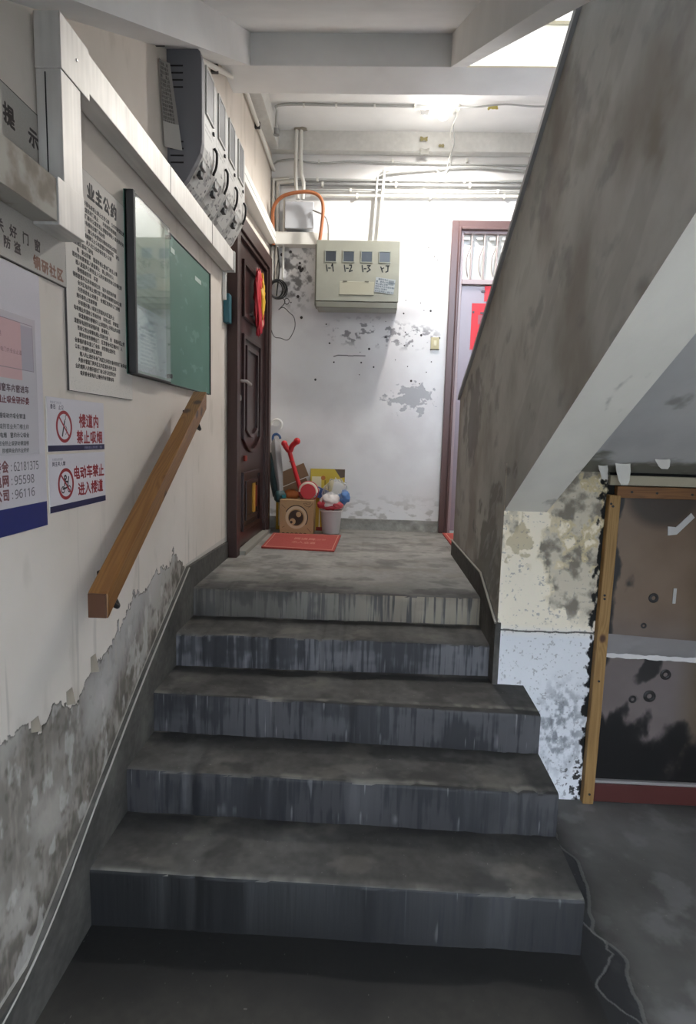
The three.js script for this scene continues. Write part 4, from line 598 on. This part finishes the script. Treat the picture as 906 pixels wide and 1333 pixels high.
// right door with a barred fanlight
{
  const t = thing('right_door', 'purple brown metal door with a barred fanlight on the back wall', 'door', [0.572, YL, 4.77]), W = 0.98, H = 2.372;
  const fr = plain('#5d4644', 0.35), leaf = plain('#8c8088', 0.28);
  part('frame', [bx(0, 0.052, 0, H, -0.045, 0, 0.004), bx(W - 0.052, W, 0, H, -0.045, 0, 0.004), bx(0.052, W - 0.052, H - 0.052, H, -0.045, 0, 0.004), bx(0.048, 0.07, 0, H - 0.05, -0.065, 0, 0.008), bx(0.07, W - 0.07, H - 0.072, H - 0.05, -0.065, 0, 0.008)], fr, t);
  part('inner_frame', [bx(0.07, 0.092, 0, H - 0.07, -0.035, 0, 0.003), bx(0.092, W - 0.07, H - 0.092, H - 0.07, -0.035, 0, 0.003)], plain('#a28f8f', 0.3), t, 'shiny lighter inner frame'); part('transom_bar', [bx(0.09, W - 0.06, 1.915, 1.95, -0.04, 0, 0.003)], plain('#9d8b8b', 0.35), t);
  const lf = part('leaf', [bx(0.092, W - 0.07, 0.02, 1.905, -0.018, 0, 0.003)], leaf, t); for (const [a, b, c, d] of [[0.20, 0.80, 0.2, 0.8]]) part('moulding', [bx(a, b, c, c + 0.02, -0.026, -0.016, 0.004), bx(a, b, d, d + 0.02, -0.026, -0.016, 0.004), bx(a, a + 0.02, c, d, -0.026, -0.016, 0.004)], leaf, lf);
  const pn = part('fanlight_pane', [bx(0.092, W - 0.07, 1.95, H - 0.092, -0.008, 0, 0.001)], plain('#c5c3bb', 0.15), t, 'pale glass behind the bars');
  for (let k = 0; k < 6; k++) { const x = 0.155 + k * 0.095; part('bar', [pipe([[x, 1.95, -0.03], [x, H - 0.09, -0.03]], 0.007, 8)], plain('#a79b99', 0.35), t); if (k < 5) part('scroll', [tube([[x + 0.012, H - 0.14, -0.028], [x - 0.03, H - 0.25, -0.028], [x - 0.033, 2.03, -0.028], [x - 0.018, 1.975, -0.028]], 0.004, 16, 6)], plain('#8d8583', 0.4), t); }
  for (let k = 0; k < 6; k++) { const x = 0.108 + k * 0.095; part('clasp', [bx(x - 0.012, x + 0.03, H - 0.135, H - 0.118, -0.034, -0.01, 0.003)], plain('#efece8', 0.3), t); }
  part('door_bolt', [bx(0.245, 0.275, 1.86, 1.875, -0.026, -0.016, 0.002), bx(0.245, 0.275, 1.70, 1.715, -0.026, -0.016, 0.002), bx(0.185, 0.2, 1.705, 1.722, -0.026, -0.016, 0.002)], plain('#4a4347', 0.5), t);
  const p1 = thing('red_paper', 'red paper sheet pasted on the right door, the lower and larger', 'paper', [0.752, 2.24, 4.751]); part('sheet', [bx(0, 0.26, 0, 0.345, -0.002, 0, 0)], plain('#d2353f', 0.65), p1); part('grey_mark', [bx(0.05, 0.09, 0.19, 0.26, -0.003, -0.001, 0)], plain('#a05a63', 0.7), p1);
  const p2 = thing('red_paper', 'red paper strip at the top of the right door, partly behind the parapet', 'paper', [0.842, 2.60, 4.751]); part('sheet', [bx(0, 0.2, 0, 0.115, -0.002, 0, 0)], plain('#d63a44', 0.65), p2);
}

// ---- landing clutter
const matPrint = canvasTex(640, 420, (x, w, h) => { x.fillStyle = '#a8473f'; x.fillRect(0, 0, w, h); grain(x, w, h, 0.06, 3); x.strokeStyle = '#c98a78'; x.lineWidth = 7; x.strokeRect(22, 20, w - 44, h - 40); x.globalAlpha = 0.8; smallPrint(x, w * 0.36, h * 0.3, 150, 60, '#cf9a86', 6); smallPrint(x, w * 0.36, h * 0.55, 200, 50, '#cf9a86', 5); smallPrint(x, w * 0.62, h * 0.34, 130, 40, '#c08070', 4); });
const matMat = std({ map: matPrint, roughness: 0.9, bumpMap: limeBump, bumpScale: 0.002 });
function doormat(label, c) { // four corners in plan
  const o = thing('doormat', label, 'doormat', [c[0][0], YL, c[0][1]]), P = (u, v) => [lerp(lerp(c[0][0], c[1][0], u), lerp(c[3][0], c[2][0], u), v) - c[0][0], lerp(lerp(c[0][1], c[1][1], u), lerp(c[3][1], c[2][1], u), v) - c[0][1]];
  const g = new THREE.BoxGeometry(1, 0.009, 1, 16, 1, 16), p = g.attributes.position; for (let i = 0; i < p.count; i++) { const u = p.getX(i) + 0.5, v = p.getZ(i) + 0.5, [x, d] = P(u, v); p.setXYZ(i, x, p.getY(i) + 0.005 + (fbm(u * 3, v * 3, 961, 3) - 0.4) * 0.006 * (p.getY(i) > 0 ? 1 : 0), -d); } g.computeVertexNormals(); uvBy(g, (x, y, d) => [0, 0]);
  const uv = g.attributes.uv, q = new THREE.BoxGeometry(1, 0.009, 1, 16, 1, 16).attributes.position; for (let i = 0; i < uv.count; i++) uv.setXY(i, q.getX(i) + 0.5, 0.5 - q.getZ(i)); part('mat', g, matMat, o); return o;
}
doormat('red printed doormat in front of the cardboard box and left door', [[-0.70, 4.425], [-0.19, 4.425], [-0.205, 3.80], [-0.688, 3.845]]);
doormat('red doormat at the foot of the right door, mostly behind the parapet', [[0.60, 4.68], [1.3, 4.68], [1.3, 4.15], [0.60, 4.15]]);
{
  const t = thing('cardboard_box', 'printed brown cardboard box with a round black emblem behind the doormat', 'box', [-0.53, YL, 4.53]);
  const card = plain('#a98a63', 0.85), ft = canvasTex(512, 500, (x, w, h) => {
    x.fillStyle = '#ad8e66'; x.fillRect(0, 0, w, h); grain(x, w, h, 0.04, 3); x.fillStyle = '#c9b594'; x.beginPath(); x.arc(255, 250, 165, 0, 7); x.fill(); x.fillStyle = '#ad8e66'; x.beginPath(); x.arc(255, 252, 125, 0, 7); x.fill();
    x.lineWidth = 14; x.strokeStyle = '#3d3128'; x.beginPath(); x.arc(255, 250, 172, 3.6, 6.9); x.stroke(); x.fillStyle = '#3a2f27'; x.beginPath(); x.arc(250, 255, 112, 0, 7); x.fill(); x.fillStyle = '#b79a72'; x.beginPath(); x.arc(200, 310, 46, 0, 7); x.arc(290, 205, 40, 0, 7); x.fill(); x.fillStyle = '#3a2f27'; x.beginPath(); x.arc(180, 320, 20, 0, 7); x.fill();
    x.strokeStyle = '#4b3d30'; x.lineWidth = 5; for (const [a, b, c, d] of [[30, 70, 90, 120], [420, 400, 480, 460], [40, 400, 80, 380], [430, 110, 470, 80]]) { x.beginPath(); x.moveTo(a, b); x.lineTo(c, d); x.stroke(); } x.beginPath(); x.arc(430, 20, 70, 0.3, 2.8); x.arc(430, 20, 40, 0.3, 2.8); x.stroke(); x.lineWidth = 9; for (let k = 0; k < 6; k++) { x.beginPath(); x.arc(60 + k * 66, 500, 24, 3.14, 6.28); x.stroke(); }
  });
  const g = uvBy(bx(-0.127, 0.127, 0, 0.262, -0.1, 0.1, 0.003), (x, y, d, nx, ny, nz) => [clamp((x + 0.127) / 0.254), clamp(y / 0.262)]); part('carton', splitBy(g, (nx, ny, nz) => (nz > 0.9 ? 0 : 1)), [std({ map: ft, roughness: 0.8 }), card], t);
  part('flap_seam', [bx(-0.127, 0.127, 0.2615, 0.2635, -0.004, 0.004, 0)], plain('#6e573c', 0.8), t);
}
{ const t = thing('yellow_carton', 'flat yellow carton standing behind the brown cardboard box', 'box', [-0.53, YL, 4.69]); part('carton', [bx(-0.19, 0.19, 0, 0.27, -0.035, 0.035, 0.004)], plain('#c99b2e', 0.7), t); part('red_foot', [bx(0.13, 0.18, 0, 0.03, -0.037, -0.033, 0.002)], plain('#8c2c24', 0.7), t);
  for (const x of [-0.165, 0.155]) part('white_line', [bx(x - 0.004, x + 0.004, 0.03, 0.27, -0.0365, -0.034, 0)], plain('#e8dcb8', 0.7), t); }
{ // opened brown carton, tilted on top
  const t = thing('open_carton', 'plain brown carton with tilted open flaps behind the red push toy', 'box', [-0.525, YL + 0.275, 4.63]), card = plain('#7b624a', 0.9);
  const o = new THREE.Group(); o.name = 'carton'; for (const [a, b, c, d, n] of [[-0.12, 0.1, 0.0, 0.115, 'flap'], [-0.1, 0.125, 0.118, 0.225, 'flap']]) { const g = bx(a, b, c, d, -0.03, -0.024, 0.002); g.rotateX(n === 'flap' && c > 0.1 ? -0.12 : 0); g.rotateZ(0.42); part(n, g, card, t); }
  part('tray', [bx(-0.13, 0.12, -0.02, 0.06, -0.02, 0.03, 0.003).rotateZ(0.2)], plain('#6d563f', 0.9), t);
}
{ // yellow printed panel leaning on the wall
  const t = thing('printed_placard', 'yellow printed board with a dark corner leaning on the back wall', 'board', [-0.33, YL + 0.27, 4.735]);
  part('board', splitBy(uvBy(bx(-0.13, 0.145, -0.02, 0.215, -0.008, 0.008, 0.002).rotateX(-0.06), (x, y) => [clamp((x + 0.13) / 0.275), clamp((y + 0.02) / 0.235)]), (nx, ny, nz) => (nz > 0.8 ? 0 : 1)), [std({ map: canvasTex(400, 340, (x, w, h) => { x.fillStyle = '#c3ab3f'; x.fillRect(0, 0, w, h); x.fillStyle = '#d8cfae'; x.fillRect(20, 90, 110, 250); x.fillStyle = '#a8672f'; x.beginPath(); x.arc(150, 105, 26, 0, 7); x.fill(); x.fillStyle = '#8f7a2a'; x.fillRect(165, 130, 18, 140); x.beginPath(); x.arc(215, 210, 24, 0, 7); x.fill(); x.fillStyle = '#5f5044'; x.beginPath(); x.moveTo(280, 0); x.lineTo(400, 0); x.lineTo(400, 90); x.lineTo(350, 100); x.fill(); x.fillStyle = '#d9d4c6'; x.beginPath(); x.moveTo(290, 90); x.lineTo(400, 190); x.lineTo(400, 340); x.lineTo(230, 340); x.fill(); }), roughness: 0.7 }), plain('#8f7d52', 0.8)], t);
}
{ // umbrella leaning in the corner
  const t = thing('folded_umbrella', 'grey and dark green folded umbrella with a blue hook leaning in the corner', 'umbrella', [-0.68, YL + 0.26, 4.55]);
  const dir = new THREE.Vector3(-0.075, 0.47, -0.12).normalize(), q = new THREE.Quaternion().setFromUnitVectors(new THREE.Vector3(0, 1, 0), dir);
  const lathe = (pts, m, name, off = [0, 0]) => { const g = new THREE.LatheGeometry(pts.map(([a, b]) => new THREE.Vector2(a, b)), 20); const p = g.attributes.position; for (let i = 0; i < p.count; i++) { const a = Math.atan2(p.getZ(i), p.getX(i)), f = 1 + 0.14 * Math.sin(a * 4 + p.getY(i) * 5); p.setX(i, p.getX(i) * f + off[0]); p.setZ(i, p.getZ(i) * f + off[1]); } g.computeVertexNormals(); g.applyQuaternion(q); return part(name, g, m, t); };
  lathe([[0.001, -0.035], [0.03, -0.03], [0.045, -0.01], [0.048, 0.02], [0.035, 0.05], [0.001, 0.06]], plain('#1f4243', 0.5), 'cap', [0.01, 0.01]);
  lathe([[0.001, 0.0], [0.028, 0.02], [0.036, 0.12], [0.033, 0.28], [0.02, 0.36], [0.001, 0.37]], plain('#22383a', 0.7), 'green_cover', [-0.018, -0.005]);
  lathe([[0.001, 0.03], [0.02, 0.04], [0.03, 0.2], [0.035, 0.38], [0.03, 0.43], [0.015, 0.46], [0.001, 0.46]], plain('#8f8c8a', 0.6), 'grey_cover', [0.02, 0.02]);
  const hk = tube([[0, 0.44, 0], [0, 0.475, 0], [0.01, 0.50, 0], [0.035, 0.505, 0], [0.055, 0.485, 0], [0.058, 0.465, 0]], 0.0095, 24, 10); hk.applyQuaternion(q); part('handle', hk, plain('#24456f', 0.4), t);
  const tip = bx(0.03, 0.06, -0.012, 0.012, -0.06, -0.03, 0.005); part('tip', tip.applyQuaternion(q), plain('#2f7e86', 0.4), t);
}
{ // red push toy
  const t = thing('push_toy', 'red plastic push toy with a bent handle and a red drum', 'toy', [-0.47, YL + 0.279, 4.52]), red = plain('#c4262b', 0.35);
  part('stem', [tube([[-0.035, 0.03, 0], [-0.09, 0.2, 0.02], [-0.135, 0.33, 0.05]], 0.0165, 20, 12)], red, t); part('handle', [tube([[-0.175, 0.40, 0.05], [-0.165, 0.375, 0.05], [-0.135, 0.345, 0.05], [-0.115, 0.385, 0.045], [-0.085, 0.415, 0.04]], 0.021, 24, 12), new THREE.SphereGeometry(0.027, 14, 10).translate(-0.08, 0.42, -0.04), new THREE.SphereGeometry(0.024, 14, 10).translate(-0.178, 0.40, -0.05)], red, t);
  part('stem_ring', [new THREE.TorusGeometry(0.0175, 0.004, 8, 18).rotateX(Math.PI / 2).translate(-0.115, 0.265, -0.033)], plain('#9c1c22', 0.4), t);
  const drum = part('drum', [cyl(0.02, 0.045, 0, 0.058, 0.058, 0.09, 'd', 30)], red, t); part('cream_band', [new THREE.TorusGeometry(0.062, 0.012, 10, 30, 3.3).rotateZ(-0.1).translate(0.02, 0.045, 0.03)], plain('#d9cbb6', 0.5), drum); part('outer_ring', [new THREE.TorusGeometry(0.074, 0.006, 8, 30).translate(0.02, 0.045, 0.01)], plain('#a8323a', 0.5), drum);
  const k = thing('orange_pouch', 'small orange pouch tucked behind the brown box top', 'pouch', [-0.585, YL + 0.265, 4.56]); { const g = new THREE.SphereGeometry(0.06, 16, 12).scale(1, 0.62, 0.5), p = g.attributes.position; for (let i = 0; i < p.count; i++) p.setY(i, p.getY(i) + (fbm(p.getX(i) * 30 + 4, p.getZ(i) * 30 + 4, 967, 3) - 0.5) * 0.025); g.computeVertexNormals(); part('pouch', g.translate(0, 0.03, 0), plain('#b4642f', 0.7), k); part('tie', [new THREE.TorusGeometry(0.02, 0.004, 6, 14).rotateX(1.4).translate(0.01, 0.062, 0)], plain('#8a4a22', 0.7), k); }
}
{ // translucent bucket with a stuffed bag, and a blue packet
  const t = thing('plastic_bucket', 'translucent white plastic bucket right of the brown cardboard box', 'bucket', [-0.275, YL, 4.53]), mat = new THREE.MeshPhysicalMaterial({ color: '#d6d2cf', transmission: 0.35, thickness: 0, roughness: 0.75, side: THREE.DoubleSide });
  const g = new THREE.LatheGeometry([[0.001, 0.004], [0.062, 0.004], [0.066, 0.01], [0.08, 0.175], [0.088, 0.178], [0.088, 0.186], [0.078, 0.186], [0.063, 0.012], [0.001, 0.01]].map(([a, b]) => new THREE.Vector2(a, b)), 32); part('pail', g, mat, t); part('rim', [new THREE.TorusGeometry(0.085, 0.005, 8, 32).rotateX(Math.PI / 2).translate(0, 0.182, 0)], plain('#dedad4', 0.5), t); part('contents', [cyl(0, 0.075, 0, 0.055, 0.068, 0.12)], plain('#b8b2ad', 0.9), t);
  const b = thing('stuffed_bag', 'clear plastic bag of red and white wrappers on the bucket', 'bag', [-0.275, YL + 0.198, 4.53]);
  const lump = (x, y, d, rx, ry, rd, col, name, s, tr) => { const h = new THREE.SphereGeometry(1, 26, 18), p = h.attributes.position; for (let i = 0; i < p.count; i++) { const a = p.getX(i), c = p.getY(i), e = p.getZ(i), n = 1 + (fbm(a * 3 + 9, c * 3 + e * 2 + 9, s, 4) - 0.5) * 0.7; p.setXYZ(i, a * rx * n, c * ry * n, e * rd * n); } h.computeVertexNormals(); part(name, h.translate(x, y, -d), tr ?? plain(col, 0.6), b); };
  lump(0.0, 0.06, -0.03, 0.075, 0.06, 0.06, '#d8cfc9', 'white_wrapper', 971); lump(-0.055, 0.03, -0.04, 0.05, 0.03, 0.04, '#b23a42', 'red_wrapper', 973); lump(0.045, 0.03, -0.05, 0.045, 0.028, 0.035, '#b84a50', 'red_wrapper', 975); lump(0.0, 0.012, -0.06, 0.06, 0.02, 0.03, '#b0343e', 'red_wrapper', 976); lump(0.10, 0.085, 0.0, 0.045, 0.05, 0.05, '#4d77ad', 'blue_wrapper', 977);
  lump(0.03, 0.11, 0.02, 0.095, 0.11, 0.07, '#ffffff', 'clear_bag', 979, new THREE.MeshPhysicalMaterial({ color: '#f2f4f6', transmission: 0.9, thickness: 0, roughness: 0.3, side: THREE.DoubleSide }));
  const k = thing('blue_packet', 'small blue and white packet standing behind the stuffed bag', 'packet', [-0.37, YL + 0.28, 4.64]); part('packet', [bx(-0.045, 0.05, -0.02, 0.06, -0.012, 0.012, 0.003).rotateZ(-0.4)], plain('#26467c', 0.5), k); part('white_end', [bx(-0.05, -0.02, -0.03, 0.05, -0.014, 0.014, 0.003).rotateZ(-0.4)], plain('#d8d5d2', 0.5), k);
}

// ---- cables and flaking paint on the ceiling
{
  const t = thing('ceiling_cable', 'grey cable clipped across the landing ceiling past the lamp', 'cable', [-0.72, 3.775, 4.34]);
  part('cable', [tube([[0.0, -0.085, 0.12], [0.015, -0.02, 0.06], [0.06, -0.006, 0], [0.5, -0.006, 0], [1.0, -0.006, 0.005], [1.2, -0.006, 0.01]], 0.008, 50, 6), tube([[1.2, -0.006, 0.01], [1.35, -0.02, -0.02], [1.55, -0.006, -0.03], [1.75, -0.02, -0.035], [2.0, -0.006, -0.02], [2.4, -0.006, 0]], 0.006, 50, 6)], greyPvc, t);
  for (const x of [0.2, 0.42, 0.68, 0.95]) part('cable_clip', [bx(x, x + 0.014, -0.018, 0.004, -0.012, 0.012, 0.002)], whitePvc, t); part('end_socket', [cyl(0.0, -0.11, 0.14, 0.022, 0.016, 0.045)], plain('#9a9a98', 0.5), t);
  const w = thing('lamp_wire', 'pair of thin wires dangling from the lamp down to the wall conduits', 'wire', [0.52, 3.77, 4.38]); part('wire', [tube([[0, -0.01, 0], [0.0, -0.05, 0.12], [0.03, -0.09, 0.26], [0.015, -0.14, 0.32], [0.01, -0.22, 0.36], [-0.05, -0.255, 0.365], [-0.09, -0.23, 0.36]], 0.004, 40, 6)], greyPvc, w); part('wire', [tube([[0.02, -0.01, 0], [-0.015, -0.07, 0.16], [0.02, -0.1, 0.3], [0.0, -0.18, 0.325], [-0.01, -0.25, 0.37]], 0.003, 40, 6)], white, w);
  const bits = [['curl of yellowed peeling paint on the landing ceiling, left of the lamp wires', [0.33, 3.72, 4.69], 0.026, '#8a8058', 3], ['small yellow paint flake beside the lamp wires on the beam', [0.46, 3.68, 4.70], 0.02, '#8d8462', 5], ['grey dangling paint strip below the yellow curl', [0.34, 3.64, 4.70], 0.035, '#a5a39c', 7], ['yellow paint flake beside the ceiling cable right of the lamp', [0.76, 3.772, 4.36], 0.035, '#c8b96f', 9], ['dark paint curl left of the lamp bulb', [0.31, 3.765, 4.42], 0.03, '#8b8a88', 11]];
  for (const [label, p, s, col, sd] of bits) { const o = thing('paint_flake', label, 'paint flake', p, 0, 'peeling paint flakes on the landing ceiling'), g = new THREE.PlaneGeometry(s * 1.6, s, 10, 6), q = g.attributes.position; for (let i = 0; i < q.count; i++) { const a = q.getX(i) / s, b = q.getY(i) / s; q.setXYZ(i, q.getX(i) * (1 + 0.4 * vn(b * 3 + 5, sd, 3)), q.getY(i) * (0.6 + 0.6 * vn(a * 3 + 5, sd, 7)), 0.012 + 0.5 * s * a * a * (0.4 + b)); } g.computeVertexNormals(); const m = std({ color: col, roughness: 0.9, side: THREE.DoubleSide }); part('flake', g, m, o); }
}

// ---- boarded door under the stair
{
  const t = thing('boarded_door', 'stained hardboard door in a raw timber frame under the stair', 'door', [0.957, 0, 2.47]);
  const panelTex = canvasTex(640, 1200, (x, w, h) => {
    const im = x.createImageData(w, h), dt = im.data; for (let j = 0, o = 0; j < h; j++) for (let i = 0; i < w; i++, o += 4) {
      const X = 1.0 + (i / w) * 0.72, Y = 1.36 - (j / h) * 1.28, n = fbm(X * 4, Y * 4, 981, 5), s = fbm(X * 9, Y * 6, 985, 5);
      let c = mix3([0.43, 0.355, 0.29], [0.40, 0.36, 0.35], sstep(Y, 0.95, 0.6)); c = c.map((q) => q + (n - 0.5) * 0.12); c = mix3(c, [0.33, 0.27, 0.18], sstep(X, 1.3, 1.42) * 0.6);
      let m = Math.max(sstep(s + sstep(Y, 0.5, 0.1) * 0.62, 0.68, 0.92), sstep(s + sstep(X, 1.075, 1.0) * 0.42, 0.70, 0.88)); m = Math.max(m, sstep(fbm(X * 14, Y * 8, 987, 4) + 0.4 - 0.8 * Math.hypot((X - 1.14) / 0.12, (Y - 0.33) / 0.2), 0.40, 0.62), sstep(fbm(X * 10, Y * 8, 991, 4) + 0.4 - 0.9 * Math.hypot((X - 1.2 - (Y - 0.6) * 0.4) / 0.09, (Y - 0.6) / 0.14), 0.48, 0.62) * 0.85, sstep(Math.hypot((X - 1.2) / 0.15, (Y - 1.34) / 0.13), 1.15, 0.7) * 0.55);
      c = mix3(c, [0.055, 0.05, 0.05], m * 0.95); dt[o] = clamp(c[0]) * 255; dt[o + 1] = clamp(c[1]) * 255; dt[o + 2] = clamp(c[2]) * 255; dt[o + 3] = 255; }
    x.putImageData(im, 0, 0);
  });
  const g = uvBy(bx(0.05, 0.78, 0.08, 1.36, -0.012, 0.0, 0.001), (x, y) => [clamp((x + 0.957 - 1.0) / 0.72), clamp((y - 0.08) / 1.28)]); part('panel', g, std({ map: panelTex, roughness: 0.38 }), t, 'brown hardboard blackened by mould');
  const post = boxUV(bx(0, 0.046, 0.004, 1.345, -0.035, 0.0, 0.003), 1); uvBy(post, (x, y) => [x * 8, y * 0.8]); post.rotateZ(-0.006).translate(0.012, 0, 0); part('frame_post', post, lathWood, t, 'pale raw timber upright');
  part('frame_head', uvBy(bx(0.05, 0.78, 1.335, 1.382, -0.032, 0.0, 0.003), (x, y) => [y * 8, x * 0.8]), lathWoodDark, t); part('kick_board', [bx(0.06, 0.78, 0.014, 0.098, -0.03, 0.0, 0.004)], plain('#4a1d18', 0.6), t, 'dark red bottom board'); part('kick_film', [bx(0.06, 0.78, 0.098, 0.112, -0.028, 0.0, 0.004)], plain('#8b8684', 0.4), t);
  for (const [x, y] of [[0.02, 1.31], [0.028, 1.30], [0.024, 0.93], [0.025, 0.915], [0.03, 0.56], [0.03, 0.05], [0.20, 1.358], [0.34, 1.356], [0.10, 1.36]]) part('nail', [cyl(x + 0.008, y, -0.036 + (y > 1.34 ? 0.003 : 0), 0.005, 0.005, 0.003, 'd', 10)], black, t);
  for (const [X, Y, r] of [[1.279, 0.591, 0.022], [1.221, 0.493, 0.025], [1.152, 0.476, 0.016], [1.17, 0.80, 0.012], [1.2, 0.92, 0.02]]) part('washer', [new THREE.TorusGeometry(r * 0.72, r * 0.34, 10, 24).scale(1, 1, 0.6).translate(X - 0.957, Y, 0.012)], plain('#1d1a19', 0.4), t);
  part('tape_strip', [(() => { const q = new THREE.PlaneGeometry(0.62, 0.095, 60, 12), p = q.attributes.position; for (let i = 0; i < p.count; i++) { const x = p.getX(i), y = p.getY(i); p.setXYZ(i, x + 0.37, y + 0.715 - (x + 0.3) * 0.05, 0.0135 + fbm(x * 22 + 9, y * 30 + 9, 993, 4) * 0.012); } q.computeVertexNormals(); return q; })()], new THREE.MeshPhysicalMaterial({ color: '#aca6a4', transmission: 0.55, thickness: 0, roughness: 0.35, side: THREE.DoubleSide }), t, 'crumpled clear tape');
  part('tape_edge', [(() => { const q = new THREE.PlaneGeometry(0.40, 0.018, 50, 3), p = q.attributes.position; for (let i = 0; i < p.count; i++) { const x = p.getX(i), y = p.getY(i); p.setXYZ(i, x + 0.26, y * (0.6 + fbm(x * 30 + 5, 1, 995, 3)) + 0.667 - x * 0.02, 0.022 + fbm(x * 40 + 9, y * 30 + 9, 997, 3) * 0.006); } q.computeVertexNormals(); return q; })()], std({ color: '#c6c1be', roughness: 0.4, side: THREE.DoubleSide }), t);
  const tp = extrudeD([[0.275, 1.185], [0.31, 1.19], [0.375, 1.262], [0.36, 1.28], [0.305, 1.22], [0.272, 1.222]], -0.0165, -0.0125); part('paper_scrap', tp, plain('#b4b1ad', 0.6), t, 'bent white paper scrap'); part('paper_scrap', [bx(0.32, 0.333, 0.90, 0.965, -0.0155, -0.0125, 0.001)], plain('#aaa7a2', 0.6), t);
  const st = thing('concrete_lintel', 'stained concrete strip above the boarded door', 'lintel', [0.98, 1.385, 2.47]); part('strip', boxUV(bx(0, 0.77, 0, 0.04, -0.022, 0.0, 0.003)), plain('#a59c87', 0.9), st);
}
{ // peeling paint curls under the stair slab
  const curls = [[0.93, 1.465, 2.42, 0.03, 0.045, 'small pale paint curl at the stair soffit, leftmost of three'], [1.0, 1.475, 2.40, 0.045, 0.075, 'largest pale paint curl hanging from the stair soffit, above the boarded door'], [1.13, 1.50, 2.36, 0.045, 0.03, 'short pale paint curl under the stair, rightmost of three']];
  for (const [x, y, d, w, l, label] of curls) { const o = thing('paint_curl', label, 'paint flake', [x, y - 0.01, d], 0, 'paint curls under the stair'), g = new THREE.PlaneGeometry(w, l, 8, 10), p = g.attributes.position; for (let i = 0; i < p.count; i++) { const u = p.getX(i) / w, v = 0.5 - p.getY(i) / l; p.setXYZ(i, p.getX(i) * (1.3 - v * 0.8 + 0.3 * vn(v * 5, w * 90, 3)) + 0.01 * v, -v * l + 0.02 * (1 - v) , 0.012 * v + 0.02 * u * u); } g.computeVertexNormals(); part('curl', g, std({ color: '#cfcbc2', roughness: 0.9, side: THREE.DoubleSide }), o); }
  const dk = thing('soffit_patch', 'small exposed brown patch on the stair soffit at right', 'patch', [1.33, 1.62, 2.16]);
  part('patch', [bx(-0.03, 0.035, -0.003, 0.002, -0.03, 0.03, 0.001).rotateX(0.483)], plain('#6a5344', 0.9), dk);
}

scene.traverse((o) => { if (o.isMesh) { o.castShadow = o.receiveShadow = true; } if (o.isLight) o.castShadow = true; });
renderer.render(scene, camera);
